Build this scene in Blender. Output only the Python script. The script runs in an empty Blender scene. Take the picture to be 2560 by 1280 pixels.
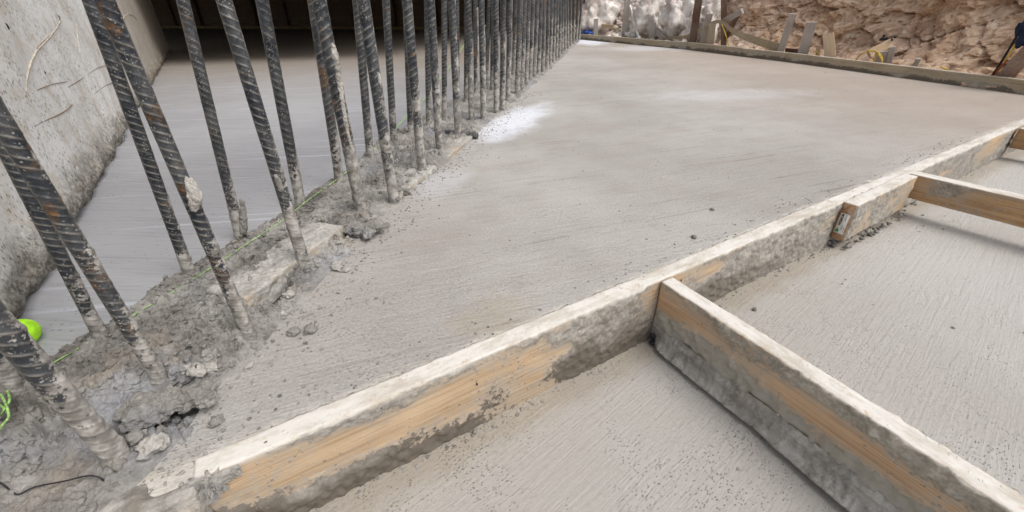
import bpy, bmesh, math, random
import numpy as np
from mathutils import Vector, Matrix
random.seed(7); rng = np.random.default_rng(7)
S = bpy.context.scene; C = S.collection

# ------------------------------------------------------------------ camera
FPX, CX, CY, YH, ROLL, H = 1030., 1280., 580., 12., .016, .57
PIT = math.atan((CY-YH)/FPX)
cp, sp, cr, sr = math.cos(PIT), math.sin(PIT), math.cos(ROLL), math.sin(ROLL)
cam = bpy.data.objects.new('camera', bpy.data.cameras.new('camera')); C.objects.link(cam)
X = Vector((cr, -sr*sp, -sr*cp)); Y = Vector((sr, cr*sp, cr*cp)); Z = Vector((0, -cp, sp))
M = Matrix((X, Y, Z)).transposed().to_4x4(); M.translation = (0, 0, H)
cam.matrix_world = M
cam.data.sensor_width = 36; cam.data.lens = FPX/2560*36; cam.data.shift_y = -(640-CY)/2560
cam.data.clip_start = .02; cam.data.clip_end = 500
S.camera = cam
S.render.resolution_x, S.render.resolution_y = 1024, 512

# ------------------------------------------------------------------ light
SUN_EL, SUN_AZ = math.radians(56), math.radians(122)     # azimuth measured from +Y towards +X
w = bpy.data.worlds.new('World'); S.world = w; w.use_nodes = True
nt = w.node_tree; nt.nodes.clear()
sky = nt.nodes.new('ShaderNodeTexSky'); sky.sky_type = 'NISHITA'; sky.sun_disc = False
sky.sun_elevation = SUN_EL; sky.sun_rotation = SUN_AZ; sky.air_density = 1; sky.dust_density = 4
hs = nt.nodes.new('ShaderNodeHueSaturation'); hs.inputs['Saturation'].default_value = .28
bg = nt.nodes.new('ShaderNodeBackground'); bg.inputs[1].default_value = .15
wo = nt.nodes.new('ShaderNodeOutputWorld')
nt.links.new(sky.outputs[0], hs.inputs['Color']); nt.links.new(hs.outputs[0], bg.inputs[0]); nt.links.new(bg.outputs[0], wo.inputs[0])
sd = bpy.data.lights.new('sun', 'SUN'); sd.energy = 1.25; sd.angle = math.radians(32); sd.color = (1, .95, .88)
so = bpy.data.objects.new('sun', sd); C.objects.link(so)
so.rotation_euler = Vector((-math.sin(SUN_AZ)*math.cos(SUN_EL), -math.cos(SUN_AZ)*math.cos(SUN_EL), -math.sin(SUN_EL))).to_track_quat('-Z', 'Y').to_euler()
S.view_settings.view_transform = 'Standard'; S.view_settings.look = 'None'; S.view_settings.gamma = 1
S.view_settings.exposure = .29

# ------------------------------------------------------------------ pixel -> place helpers (photo pixels, 2560 wide)
def ray(x, y):
    u, v = (x-CX)/FPX, (y-CY)/FPX
    u, v = u*cr-v*sr, u*sr+v*cr
    return np.array([u, cp-v*sp, -sp-v*cp])
O = np.array([0, 0, H])
def P(x, y, z=0.):
    d = ray(x, y); return (z-H)/d[2]*d+O
def onplane(x, y, a, b):
    d = ray(x, y); n = np.array([-(b-a)[1], (b-a)[0]]); return (n@a[:2])/(n@d[:2])*d+O
def over(x, y, B):
    d = ray(x, y); return (B[:2]@d[:2])/(d[:2]@d[:2])*d+O

# ------------------------------------------------------------------ vectorised noise
def _h(ix, iy, iz, s=0):
    h = (ix.astype(np.int64)*374761393 + iy.astype(np.int64)*668265263 + iz.astype(np.int64)*2147483647 + s*974634777) & 0xffffffff
    h = ((h ^ (h >> 13))*1274126177) & 0xffffffff
    h = ((h ^ (h >> 16))*2246822519) & 0xffffffff
    return ((h ^ (h >> 15)) & 0xffffff)/float(0xffffff)
def vn(p, sc=1., seed=0):
    q = np.asarray(p, float)*sc; i = np.floor(q); f = q-i; f = f*f*(3-2*f); r = 0
    for dx in (0, 1):
        for dy in (0, 1):
            for dz in (0, 1):
                wt = (f[:, 0] if dx else 1-f[:, 0])*(f[:, 1] if dy else 1-f[:, 1])*(f[:, 2] if dz else 1-f[:, 2])
                r = r+wt*_h(i[:, 0]+dx, i[:, 1]+dy, i[:, 2]+dz, seed)
    return r*2-1
def fbm(p, sc=1., o=4, seed=0, g=.5):
    r = 0; a = 1; t = 0
    for k in range(o):
        r = r+a*vn(p, sc*2**k, seed+k*17); t += a; a *= g
    return r/t
def wor(p, sc=1., seed=0):
    q = np.asarray(p, float)*sc; i = np.floor(q)
    f1 = np.full(len(q), 9.); f2 = f1.copy(); idv = np.zeros(len(q))
    for dx in (-1, 0, 1):
        for dy in (-1, 0, 1):
            for dz in (-1, 0, 1):
                jx, jy, jz = i[:, 0]+dx, i[:, 1]+dy, i[:, 2]+dz
                d = np.sqrt((jx+_h(jx, jy, jz, seed)-q[:, 0])**2+(jy+_h(jx, jy, jz, seed+1)-q[:, 1])**2+(jz+_h(jx, jy, jz, seed+2)-q[:, 2])**2)
                idd = _h(jx, jy, jz, seed+3)
                m = d < f1
                f2 = np.where(m, f1, np.minimum(f2, d)); idv = np.where(m, idd, idv); f1 = np.where(m, d, f1)
    return f1, f2, idv
def ss(a, b, x):
    t = np.clip((x-a)/(b-a), 0, 1); return t*t*(3-2*t)

# ------------------------------------------------------------------ materials
class G:
    def __init__(s, name):
        s.m = bpy.data.materials.new(name); s.m.use_nodes = True; s.t = s.m.node_tree; s.t.nodes.clear()
        s.o = s.t.nodes.new('ShaderNodeOutputMaterial'); s.b = s.t.nodes.new('ShaderNodeBsdfPrincipled')
        s.t.links.new(s.b.outputs[0], s.o.inputs[0]); s.b.inputs['Roughness'].default_value = .9
        s.b.inputs['Specular IOR Level'].default_value = .25
        s.tc = s.t.nodes.new('ShaderNodeTexCoord').outputs['Object']
    def n(s, k): return s.t.nodes.new(k)
    def put(s, sock, v):
        if hasattr(v, 'links') or isinstance(v, bpy.types.NodeSocket): s.t.links.new(v, sock)
        elif isinstance(v, (tuple, list)) and len(v) == 3 and sock.type == 'RGBA': sock.default_value = (*v, 1)
        else: sock.default_value = v
    def map(s, scale=(1, 1, 1), rz=0, v=None):
        a = s.n('ShaderNodeMapping'); s.put(a.inputs[0], v or s.tc); a.inputs['Rotation'].default_value = (0, 0, rz); 
        b = s.n('ShaderNodeMapping'); s.put(b.inputs[0], a.outputs[0]); b.inputs['Scale'].default_value = scale
        return b.outputs[0]
    def noise(s, scale, det=4, v=None, rough=.55, dist=0):
        a = s.n('ShaderNodeTexNoise'); s.put(a.inputs['Vector'], v or s.tc); a.inputs['Scale'].default_value = scale
        a.inputs['Detail'].default_value = det; a.inputs['Roughness'].default_value = rough; a.inputs['Distortion'].default_value = dist
        return a.outputs[0]
    def vor(s, scale, v=None, feat='F1', out=0):
        a = s.n('ShaderNodeTexVoronoi'); a.feature = feat; s.put(a.inputs['Vector'], v or s.tc); a.inputs['Scale'].default_value = scale
        return a.outputs[out]
    def math(s, op, a, b=0., c=0., clamp=False):
        m = s.n('ShaderNodeMath'); m.operation = op; m.use_clamp = clamp
        s.put(m.inputs[0], a); s.put(m.inputs[1], b); s.put(m.inputs[2], c); return m.outputs[0]
    def rng(s, v, a, b, c=0., d=1., smooth=True):
        m = s.n('ShaderNodeMapRange'); m.interpolation_type = 'SMOOTHSTEP' if smooth else 'LINEAR'
        s.put(m.inputs[0], v); m.inputs[1].default_value = a; m.inputs[2].default_value = b; m.inputs[3].default_value = c; m.inputs[4].default_value = d
        return m.outputs[0]
    def mix(s, f, a, b):
        m = s.n('ShaderNodeMix'); m.data_type = 'RGBA'; s.put(m.inputs[0], f); s.put(m.inputs[6], a); s.put(m.inputs[7], b); return m.outputs[2]
    def mul(s, f, a, b):
        m = s.n('ShaderNodeMix'); m.data_type = 'RGBA'; m.blend_type = 'MULTIPLY'; s.put(m.inputs[0], f); s.put(m.inputs[6], a); s.put(m.inputs[7], b); return m.outputs[2]
    def dot(s, vec, off=0.):
        a = s.n('ShaderNodeVectorMath'); a.operation = 'DOT_PRODUCT'; s.put(a.inputs[0], s.tc); a.inputs[1].default_value = vec
        return s.math('ADD', a.outputs['Value'], off)
    def dist(s, pt, scale=(1, 1, 1), rz=0):
        a = s.n('ShaderNodeVectorMath'); a.operation = 'SUBTRACT'; s.put(a.inputs[0], s.tc); a.inputs[1].default_value = pt
        v = s.map(scale, rz, a.outputs[0]); l = s.n('ShaderNodeVectorMath'); l.operation = 'LENGTH'; s.put(l.inputs[0], v); return l.outputs['Value']
    def attr(s, nm='mud'):
        a = s.n('ShaderNodeAttribute'); a.attribute_name = nm; return a.outputs['Fac']
    def bump(s, h, st=1., d=.002):
        b = s.n('ShaderNodeBump'); b.inputs['Strength'].default_value = st; b.inputs['Distance'].default_value = d; s.put(b.inputs['Height'], h)
        if getattr(s, 'lastb', None): s.put(b.inputs['Normal'], s.lastb)
        s.lastb = b.outputs[0]; s.put(s.b.inputs['Normal'], s.lastb)
    def fin(s, col, rough=None, metal=None):
        s.put(s.b.inputs['Base Color'], col)
        if rough is not None: s.put(s.b.inputs['Roughness'], rough)
        if metal is not None: s.put(s.b.inputs['Metallic'], metal)
        return s.m

FA, FB = P(480, 1208), P(2545, 318)            # top front edge of the form board
FD = (FB-FA)/np.linalg.norm(FB-FA); FN = np.array([-FD[1], FD[0], 0])      # FN points into the upper slab
FANG = math.atan2(FD[1], FD[0])

def mat_slab():
    g = G('broomed_slab')
    big = g.noise(1.1, 5); mid = g.noise(6, 6); fine = g.noise(160, 5, rough=.7)
    col = g.mix(g.rng(big, .35, .65), (.405, .383, .358), (.50, .480, .456))
    col = g.mix(g.math('MULTIPLY', g.rng(mid, .45, .75), .3), col, (.34, .315, .285))
    # sandy brown wash in drifts
    col = g.mix(g.math('MULTIPLY', g.rng(g.noise(2.2, 3, g.map((1, 3.5, 1), -.35)), .48, .68), .25), col, (.38, .34, .295))
    # pale swept streaks along the broom
    rip = g.noise(1, 6, g.map((2.6, 70, 1), -.30), rough=.75, dist=.6)
    rip2 = g.noise(1, 5, g.map((14, 230, 1), -.36), rough=.75, dist=.8)
    col = g.mul(g.math('MULTIPLY', g.rng(rip, .50, .64), .34), col, (.78, .77, .76))
    col = g.mul(g.math('MULTIPLY', g.rng(rip2, .54, .70), .5), col, (.68, .67, .66))
    ln = g.noise(1, 2, g.map((1.0, 75, 1), -.33), rough=.5, dist=.08); ln = g.math('MULTIPLY', g.rng(ln, .63, .68), g.rng(g.noise(3, 4), .42, .58))
    col = g.mul(g.math('MULTIPLY', ln, .55), col, (.55, .53, .51))
    # pinholes and specks
    pit = g.math('MULTIPLY', g.rng(g.vor(120, g.map((1, 1.7, 1), -.33)), .08, .28, 1, 0), g.rng(g.noise(5, 6, rough=.75), .47, .60))
    col = g.mul(g.math('MULTIPLY', pit, .85), col, (.35, .33, .31))
    col = g.mul(.6, col, g.mix(g.rng(fine, .36, .62), (.68, .68, .68), (1, 1, 1)))
    # white cement powder along the form board and as patches
    d = g.dot(tuple(FN), -float(FN@FA))
    dn = g.math('SUBTRACT', d, g.math('MULTIPLY', g.math('SUBTRACT', g.noise(22, 7, rough=.8), .5), .075))
    white = g.math('MULTIPLY', g.math('MULTIPLY', g.rng(dn, .030, .058, 1, 0), .8), g.rng(g.noise(18, 7, rough=.8), .36, .50))
    for (px, py, sx, sy, rz, st) in ((1290, 300, 5.0, 1.5, .35, 1.), (1470, 104, 2.2, .9, 0, 1), (1830, 236, 1.1, 3.6, -.12, .24), (1110, 455, 8, 4.5, .3, .28), (1650, 120, .8, 1.6, 0, .45)):
        c = P(px, py); dd = g.dist((float(c[0]), float(c[1]), 0), (sx, sy, 1), rz)
        dd = g.math('ADD', dd, g.math('MULTIPLY', g.math('SUBTRACT', g.noise(5, 6, rough=.65), .5), 1.1))
        white = g.math('MAXIMUM', white, g.math('MULTIPLY', g.math('MULTIPLY', g.rng(dd, .25, .95, 1, 0), g.rng(g.noise(38, 7, g.map((.5, 1.6, 1), -.3), rough=.85), .34, .50)), st))
    pw = g.mix(g.rng(g.noise(12, 4), .4, .65), (.69, .665, .625), (.58, .53, .45))
    pw = g.mix(g.rng(d, .12, .3), pw, (.72, .74, .80))
    sand = P(1235, 790); ds = g.math('ADD', g.dist((float(sand[0]), float(sand[1]), 0), (6, 9, 1), -.5), g.math('MULTIPLY', g.math('SUBTRACT', g.noise(14, 6, rough=.7), .5), 1.6))
    col = g.mix(g.math('MULTIPLY', g.rng(ds, .2, .8, 1, 0), .4), col, (.40, .34, .25))
    col = g.mix(g.math('MULTIPLY', g.rng(g.dot((1, .18, 0)), 1.3, 3.6), .6), col, (.42, .335, .27))  # warm bounce light from the rocks, tinted into the slab towards the right
    col = g.mix(white, col, pw)
    g.bump(g.noise(1, 4, g.map((16, 62, 1), -.33), rough=.7), .4, .005); g.bump(rip, .65, .004); g.bump(rip2, .9, .003); g.bump(fine, .8, .002); g.bump(g.math('MULTIPLY', pit, -1), .8, .002)
    return g.fin(col, .88)
def mat_lower():
    g = G('lower_slab_concrete')
    big = g.noise(1.5, 4); fine = g.noise(130, 5, rough=.7)
    col = g.mix(g.rng(big, .35, .65), (.385, .365, .34), (.45, .435, .415))
    rip = g.noise(1, 4, g.map((6, 105, 1), -FANG-.15), rough=.6, dist=.5)
    rip2 = g.noise(1, 4, g.map((30, 230, 1), -FANG-.2), rough=.7, dist=.6)
    d = g.dot(tuple(FN), -float(FN@FA))
    dn = g.math('ADD', d, g.math('MULTIPLY', g.math('SUBTRACT', g.noise(14, 5), .5), .07))
    col = g.mix(g.math('MULTIPLY', g.rng(dn, -.085, -.03), .55), col, (.30, .255, .19))
    mot = g.noise(120, 6, g.map((1, 1.35, 1), -FANG), rough=.85)
    col = g.mul(g.math('MULTIPLY', g.math('MULTIPLY', g.rng(mot, .50, .64), g.rng(g.noise(3.5, 4), .3, .6, .45, 1.)), .48), col, (.56, .54, .51))
    col = g.mul(g.math('MULTIPLY', g.rng(rip2, .54, .72), .22), col, (.6, .58, .55))
    pit = g.math('MULTIPLY', g.rng(g.vor(120, g.map((1, 2.0, 1), -FANG)), .10, .30, 1, 0), g.rng(g.noise(6, 5, rough=.7), .44, .60))
    col = g.mul(g.math('MULTIPLY', pit, .5), col, (.4, .38, .36))
    g.bump(rip, .6, .004); g.bump(rip2, .5, .002); g.bump(mot, .5, .002); g.bump(fine, .5, .0015); g.bump(g.math('MULTIPLY', pit, -1), 1, .002)
    return g.fin(col, .9)
def mat_pit():
    g = G('pit_floor_concrete')
    big = g.noise(.9, 5)
    col = g.mix(g.rng(big, .35, .65), (.305, .305, .318), (.375, .377, .392))
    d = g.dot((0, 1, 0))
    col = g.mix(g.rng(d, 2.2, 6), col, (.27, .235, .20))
    rip = g.noise(1, 5, g.map((.9, 38, 1), -.12), rough=.65, dist=.25)
    rip2 = g.noise(1, 5, g.map((3, 120, 1), .1), rough=.65, dist=.3)
    col = g.mul(g.math('MULTIPLY', g.rng(rip2, .50, .68), .5), col, (.62, .62, .62))
    col = g.mix(g.math('MULTIPLY', g.rng(rip, .58, .68), .65), col, (.50, .52, .58))
    pit = g.math('MULTIPLY', g.rng(g.vor(60), .06, .22, 1, 0), g.rng(g.noise(7, 3), .42, .6))
    col = g.mul(g.math('MULTIPLY', pit, .8), col, (.4, .4, .42))
    g.bump(rip, .7, .004); g.bump(rip2, .7, .003); g.bump(g.noise(150, 4), .4, .001)
    return g.fin(col, .85)
def mortar_col(g, tone=1.):
    a = g.mix(g.rng(g.noise(9, 5), .35, .65), (.29*tone, .275*tone, .255*tone), (.44*tone, .425*tone, .40*tone))
    a = g.mul(.6, a, g.mix(g.rng(g.noise(70, 5, rough=.7), .35, .65), (.62, .61, .60), (1, 1, 1)))
    return a
def mat_mortar(name='mortar_mat', tone=1., tint=None):
    g = G(name); c = mortar_col(g, tone)
    c = g.mix(g.math('MULTIPLY', g.rng(g.noise(4, 4), .5, .68), .6), c, tint or (.42*tone, .44*tone, .49*tone))
    c = g.mix(g.math('MULTIPLY', g.rng(g.noise(6.5, 5, dist=.4), .56, .72), .5), c, (.40*tone, .33*tone, .25*tone))
    c = g.mul(g.math('MULTIPLY', g.rng(g.noise(8, 6, rough=.75), .48, .58), .7), c, (.52, .51, .49))
    g.bump(g.noise(45, 6, rough=.7), .9, .008); g.bump(g.noise(220, 4, rough=.7), .7, .0015); g.bump(g.vor(120), .35, .002)
    return g.fin(c, .95)
def mat_wood(name, base=(.50, .31, .15), dark=(.30, .17, .08), mud=(.37, .345, .31), amt=0., grain=1., seed=0, wet=None):
    """grain runs along local X; 'mud' attribute = dried mortar cover"""
    g = G(name)
    v = g.map((1.3, 1, 1)); v2 = g.map((2.2, 95*grain, 95*grain)); v3 = g.map((8, 420, 420))
    gr = g.noise(1, 4, v2, rough=.6, dist=.35); fg = g.noise(1, 3, v3)
    c = g.mix(g.rng(gr, .38, .62), base, dark)
    c = g.mix(g.math('MULTIPLY', g.rng(g.noise(3, 3, g.map((1, 3, 3))), .5, .7), .5), c, tuple(min(1, x*1.35) for x in base))
    c = g.mul(.4, c, g.mix(g.rng(fg, .3, .7), (.65, .6, .55), (1, 1, 1)))
    m = g.attr(); n1 = g.noise(60, 7, rough=.8)
    mm = g.math('ADD', m, g.math('MULTIPLY', g.math('SUBTRACT', n1, .5), 2.1))
    fac = g.math('MAXIMUM', g.rng(g.math('ADD', mm, amt), .44, .56), g.math('MULTIPLY', g.rng(g.vor(85), .16, .26, 1, 0), g.rng(g.noise(11, 5, rough=.7), .46, .58)))
    mc = g.mul(.7, g.mix(g.rng(g.noise(16, 4), .35, .65), tuple(x*.85 for x in mud), tuple(x*1.15 for x in mud)), g.mix(g.rng(g.noise(150, 4), .35, .65), (.6, .59, .57), (1, 1, 1)))
    if wet:
        mc = g.mix(g.attr('wet'), mc, wet)
    thin = g.mix(.6, c, mud)
    c = g.mix(g.rng(g.math('ADD', mm, amt), -.15, .44), c, thin)
    c = g.mix(fac, c, mc)
    wh = g.attr('dust')
    c = g.mix(g.math('MULTIPLY', wh, g.rng(g.noise(26, 7, rough=.8), .32, .44)), c, g.mix(g.rng(g.noise(16, 6, g.map((.35, 1, 1)), rough=.75), .42, .62), (.66, .635, .595), (.48, .435, .37)))
    g.bump(gr, .4, .0015); g.bump(fac, .5, .003); g.bump(g.noise(90, 5, rough=.7), .6, .0018)
    return g.fin(c, .85)
def mat_steel():
    g = G('rebar_steel')
    oi = g.n('ShaderNodeObjectInfo').outputs['Random']
    add = g.n('ShaderNodeVectorMath'); add.operation = 'ADD'; g.put(add.inputs[0], g.tc)
    cb = g.n('ShaderNodeCombineXYZ'); g.put(cb.inputs[0], g.math('MULTIPLY', oi, 13.)); g.put(cb.inputs[2], g.math('MULTIPLY', oi, 29.)); g.put(add.inputs[1], cb.outputs[0]); v = add.outputs[0]
    c = g.mix(g.rng(g.noise(14, 4, v), .35, .65), (.032, .038, .047), (.080, .087, .096))
    ru = g.rng(g.math('ADD', g.noise(17, 6, v, rough=.75), g.math('MULTIPLY', g.math('SUBTRACT', oi, .5), .10)), .575, .68)
    c = g.mix(g.math('MULTIPLY', ru, .8), c, g.mix(g.noise(60, 4, v), (.085, .045, .025), (.34, .17, .05)))
    c = g.mix(g.math('MULTIPLY', g.rng(g.noise(26, 6, v, rough=.8), .42, .66), .36), c, (.21, .205, .20))
    # scraped, lighter rib crests
    c = g.mix(g.math('MULTIPLY', g.attr('rib'), g.rng(g.noise(40, 3, v), .35, .6)), c, (.30, .28, .25))
    # spattered specks of mortar
    sp_ = g.math('MULTIPLY', g.rng(g.vor(170, v), .16, .36, 1, 0), g.rng(g.noise(22, 6, v, rough=.75), .45, .56))
    mud = g.rng(g.math('ADD', g.attr(), g.math('MULTIPLY', g.math('SUBTRACT', g.noise(95, 6, v, rough=.75), .5), 2.9)), .50, .64)
    f = g.math('MAXIMUM', g.math('MULTIPLY', sp_, .9), mud)
    mc = g.mix(g.rng(g.noise(50, 5, v), .35, .65), (.19, .178, .162), (.42, .40, .372))
    c = g.mix(f, c, mc)
    g.bump(f, .6, .003); g.bump(g.noise(160, 4, v), .5, .001)
    return g.fin(c, g.math('ADD', .45, g.math('MULTIPLY', f, .5)), g.math('MULTIPLY', g.math('SUBTRACT', 1., f), .45))
def mat_wall():
    g = G('cast_wall_concrete')
    c = g.mix(g.rng(g.noise(3, 5), .35, .65), (.64, .62, .59), (.80, .79, .77))
    c = g.mul(.55, c, g.mix(g.rng(g.noise(60, 6, rough=.8), .36, .56), (.70, .68, .64), (1.05, 1.05, 1.05)))
    c = g.mix(g.math('MULTIPLY', g.rng(g.noise(11, 6, rough=.75), .50, .60), .55), c, (.56, .49, .39))
    c = g.mix(g.math('MULTIPLY', g.rng(g.noise(5, 6, rough=.7), .52, .60), .5), c, (.86, .85, .83))
    pores = g.math('MULTIPLY', g.rng(g.vor(75, g.map((1.7, 1, .7))), .10, .32, 1, 0), g.rng(g.noise(8, 5, rough=.7), .40, .56))
    c = g.mul(g.math('MULTIPLY', pores, .9), c, (.25, .23, .21))
    st = g.rng(g.noise(1, 4, g.map((9, 9, 2.2)), rough=.6), .60, .72)
    c = g.mix(g.math('MULTIPLY', st, .5), c, (.44, .33, .21))
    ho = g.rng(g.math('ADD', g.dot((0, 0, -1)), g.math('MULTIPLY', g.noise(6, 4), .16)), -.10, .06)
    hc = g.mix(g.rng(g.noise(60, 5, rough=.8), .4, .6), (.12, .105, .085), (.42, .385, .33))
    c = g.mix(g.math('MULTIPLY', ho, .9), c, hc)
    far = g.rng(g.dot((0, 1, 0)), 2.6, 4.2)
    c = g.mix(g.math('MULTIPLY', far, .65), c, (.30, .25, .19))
    g.bump(g.noise(50, 6, rough=.7), .5, .003); g.bump(g.math('MULTIPLY', pores, -1), .9, .004)
    g.bump(g.math('MULTIPLY', ho, g.noise(75, 5, rough=.8)), 1, .012)
    return g.fin(c, .9)
def mat_rock(pale=False):
    g = G('sun_pale_rock' if pale else 'excavated_rock')
    n = g.noise(2.2, 6, rough=.65); n2 = g.noise(14, 6, rough=.75)
    c = g.mix(g.rng(n, .38, .62), (.60, .42, .285), (.74, .56, .41))
    c = g.mix(g.math('MULTIPLY', g.rng(g.noise(1.3, 4), .45, .62), .7), c, (.58, .42, .32))
    c = g.mix(g.rng(g.noise(3.6, 5, rough=.7), .58, .70), c, (.82, .73, .62))
    c = g.mul(.8, c, g.mix(g.rng(n2, .36, .58), (.66, .56, .50), (1.15, 1.15, 1.15)))
    sun_pale = g.math('ADD', g.dot((-.10, .22, 0), -.98), g.math('MULTIPLY', g.math('SUBTRACT', g.noise(2.2, 4), .5), .7))  # limestone tone and sunlight on the left rocks, both put into the colour
    c = g.mix((.85 if pale else g.math('MULTIPLY', g.rng(sun_pale, .0, .35), .85)), c, g.mul(.7, g.mix(g.rng(n, .42, .58), (.66, .58, .55), (.92, .90, .86)), g.mix(g.rng(n2, .38, .55), (.7, .66, .65), (1.1, 1.1, 1.1))))
    g.bump(n2, 1, .03); g.bump(g.noise(70, 5, rough=.75), .9, .008); g.bump(g.vor(9, feat='DISTANCE_TO_EDGE'), .5, .02)
    return g.fin(c, .95)
def flat(name, col, rough=.7, metal=0., bumpsc=60, bd=.001, var=.25):
    g = G(name); c = g.mix(g.rng(g.noise(bumpsc*.3, 4), .35, .65), tuple(x*(1-var) for x in col), tuple(min(1, x*(1+var)) for x in col))
    g.bump(g.noise(bumpsc, 4), .5, bd); return g.fin(c, rough, metal)

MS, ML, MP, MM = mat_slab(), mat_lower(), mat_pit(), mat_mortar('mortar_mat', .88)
MMW = mat_mortar('dry_mortar_mat', 1.45); MMD = mat_mortar('damp_mortar_mat', .75, (.2, .19, .18))
MST, MW, MR, MRP = mat_steel(), mat_wall(), mat_rock(), mat_rock(True)
WD_FORM = mat_wood('form_board_wood', (.56, .42, .28), (.42, .30, .185), wet=(.14, .12, .098), grain=1.7)
WD_CROSS = mat_wood('cross_board_wood', (.60, .42, .27), (.45, .29, .175), mud=(.43, .40, .345), wet=(.36, .34, .295), grain=1.8)
WD_FAR = mat_wood('far_form_wood', (.45, .365, .25), (.32, .25, .16), mud=(.42, .375, .30), wet=(.13, .105, .08))
WD_GREY = mat_wood('weathered_stake_wood', (.42, .37, .33), (.30, .26, .23), mud=(.48, .45, .42))
WD_DARK = mat_wood('dark_post_wood', (.13, .075, .05), (.07, .04, .03), mud=(.26, .2, .16))
WD_NEW = mat_wood('fresh_wood', (.66, .50, .33), (.50, .35, .20), mud=(.5, .43, .34))
WD_MUDDY = mat_wood('muddy_plank_wood', (.50, .36, .20), (.36, .24, .13), mud=(.44, .425, .40), wet=(.22, .17, .1))
LIME = flat('lime_plastic', (.40, .80, .03), .6, bumpsc=120, bd=.002, var=.18)
LIMES = flat('lime_string_mat', (.34, .56, .18), .7, bumpsc=400, var=.35)
WIRE = flat('tie_wire_mat', (.055, .05, .06), .5, .4, 200)
YEL = flat('yellow_wire_mat', (.62, .42, .06), .5, bumpsc=100)
BLK = flat('black_plastic_mat', (.02, .02, .024), .4, bumpsc=80)
NAVY = flat('navy_cloth_mat', (.018, .025, .06), .8, bumpsc=80)
BLUE = flat('blue_tarp_mat', (.08, .17, .55), .5, bumpsc=60)
WHT = flat('white_plastic_mat', (.72, .72, .70), .5, bumpsc=40)
CRK = flat('crack_mat', (.22, .15, .09), .95, bumpsc=200)
SCAR = flat('scar_mat', (.50, .45, .37), .95, bumpsc=200)
RED = flat('red_wire_mat', (.30, .06, .05), .5, bumpsc=100)
DECK = flat('soffit_concrete', (.45, .43, .40), .9, bumpsc=20)
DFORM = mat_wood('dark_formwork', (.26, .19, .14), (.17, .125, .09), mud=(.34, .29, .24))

# ------------------------------------------------------------------ object helpers
def mesh(name, V, F, mat, parent=None, smooth=True, attrs=None, loc=None, mtx=None):
    me = bpy.data.meshes.new(name); me.from_pydata([tuple(map(float, v)) for v in V], [], [tuple(int(i) for i in f) for f in F])
    for k, a in (attrs or {}).items():
        at = me.attributes.new(k, 'FLOAT', 'POINT'); at.data.foreach_set('value', np.asarray(a, dtype=np.float32))
    me.materials.append(mat); me.polygons.foreach_set('use_smooth', [smooth]*len(me.polygons)); me.update()
    o = bpy.data.objects.new(name, me); C.objects.link(o)
    if mtx is not None: o.matrix_world = mtx
    elif loc is not None: o.location = loc
    if parent is not None: o.parent = parent
    return o
def tag(o, label, cat, group=None):
    o['label'] = label; o['category'] = cat
    if group: o['group'] = group
    return o
def struct(o, kind='structure'): o['kind'] = kind; return o
def gridf(nu, nv, flip=False):
    i, j = np.meshgrid(np.arange(nu-1), np.arange(nv-1), indexing='ij'); a = (i*nv+j).ravel()
    q = np.stack([a, a+nv, a+nv+1, a+1], 1); return q[:, ::-1] if flip else q
def frame(a, d, side):
    """matrix: X along d, Z roughly up, Y thickness"""
    x = Vector(d).normalized(); s = Vector(side); y = (s-x*s.dot(x)).normalized(); z = x.cross(y)
    m = Matrix((x, y, z)).transposed().to_4x4(); m.translation = Vector(a); return m
def prism(L, y0, y1, z0, z1, step=.02, ss_=.01, seed=0, disp=.0005, mudf=None, mudh=0., wetf=None, dustf=None, xs=None, r=.002, taper=None, warp=None):
    """rounded rectangular bar along +X: returns V,F,attrs. mudf(p, side)->cover, side: 0 bottom,1 +y,2 top,3 -y"""
    if xs is None: xs = np.linspace(0, L, max(2, int(L/step)+1))
    ny = max(1, int((y1-y0)/ss_)); nz = max(1, int((z1-z0)/ss_))
    sec, nor, sid = [], [], []
    def seg(p, q, n, nn, s):
        p = np.array(p); q = np.array(q)
        for k in range(nn+1):
            sec.append(p+(q-p)*k/nn); nor.append(n); sid.append(s)
    seg((y0+r, z0), (y1-r, z0), (0, -1), ny, 0); seg((y1, z0+r), (y1, z1-r), (1, 0), nz, 1)
    seg((y1-r, z1), (y0+r, z1), (0, 1), ny, 2); seg((y0, z1-r), (y0, z0+r), (-1, 0), nz, 3)
    sec, nor, sid = np.array(sec), np.array(nor, float), np.array(sid); n = len(sec)
    V = np.zeros((len(xs), n, 3)); V[:, :, 0] = xs[:, None]; V[:, :, 1:] = sec[None]; SD = np.broadcast_to(sid, (len(xs), n)).reshape(-1)
    N = np.zeros_like(V); N[:, :, 1:] = nor[None]
    V = V.reshape(-1, 3); N = N.reshape(-1, 3)
    mud = mudf(V, SD) if mudf else np.full(len(V), -.2)
    wet = wetf(V, SD) if wetf else np.zeros(len(V)); dust = dustf(V, SD) if dustf else np.zeros(len(V))
    off = seed*3.71
    d = disp*fbm(V+off, 25, 3)+mudh*np.clip(ss(.3, .8, mud+.5*fbm(V+off, 38, 3, 5)), 0, 1)*(.45+1.3*fbm(V+off, 85, 4, 9))
    V = V+N*d[:, None]
    if taper: V = taper(V)
    if warp: V = warp(V)
    F = []
    for i in range(len(xs)-1):
        a = i*n+np.arange(n); b = i*n+(np.arange(n)+1) % n
        F.append(np.stack([a, b, b+n, a+n], 1))
    F = [tuple(q[::-1]) for q in np.concatenate(F)]
    F.append(tuple(range(n))); F.append(tuple((len(xs)-1)*n+np.arange(n-1, -1, -1)))
    return V, F, dict(mud=mud, wet=wet, dust=dust)
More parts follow.
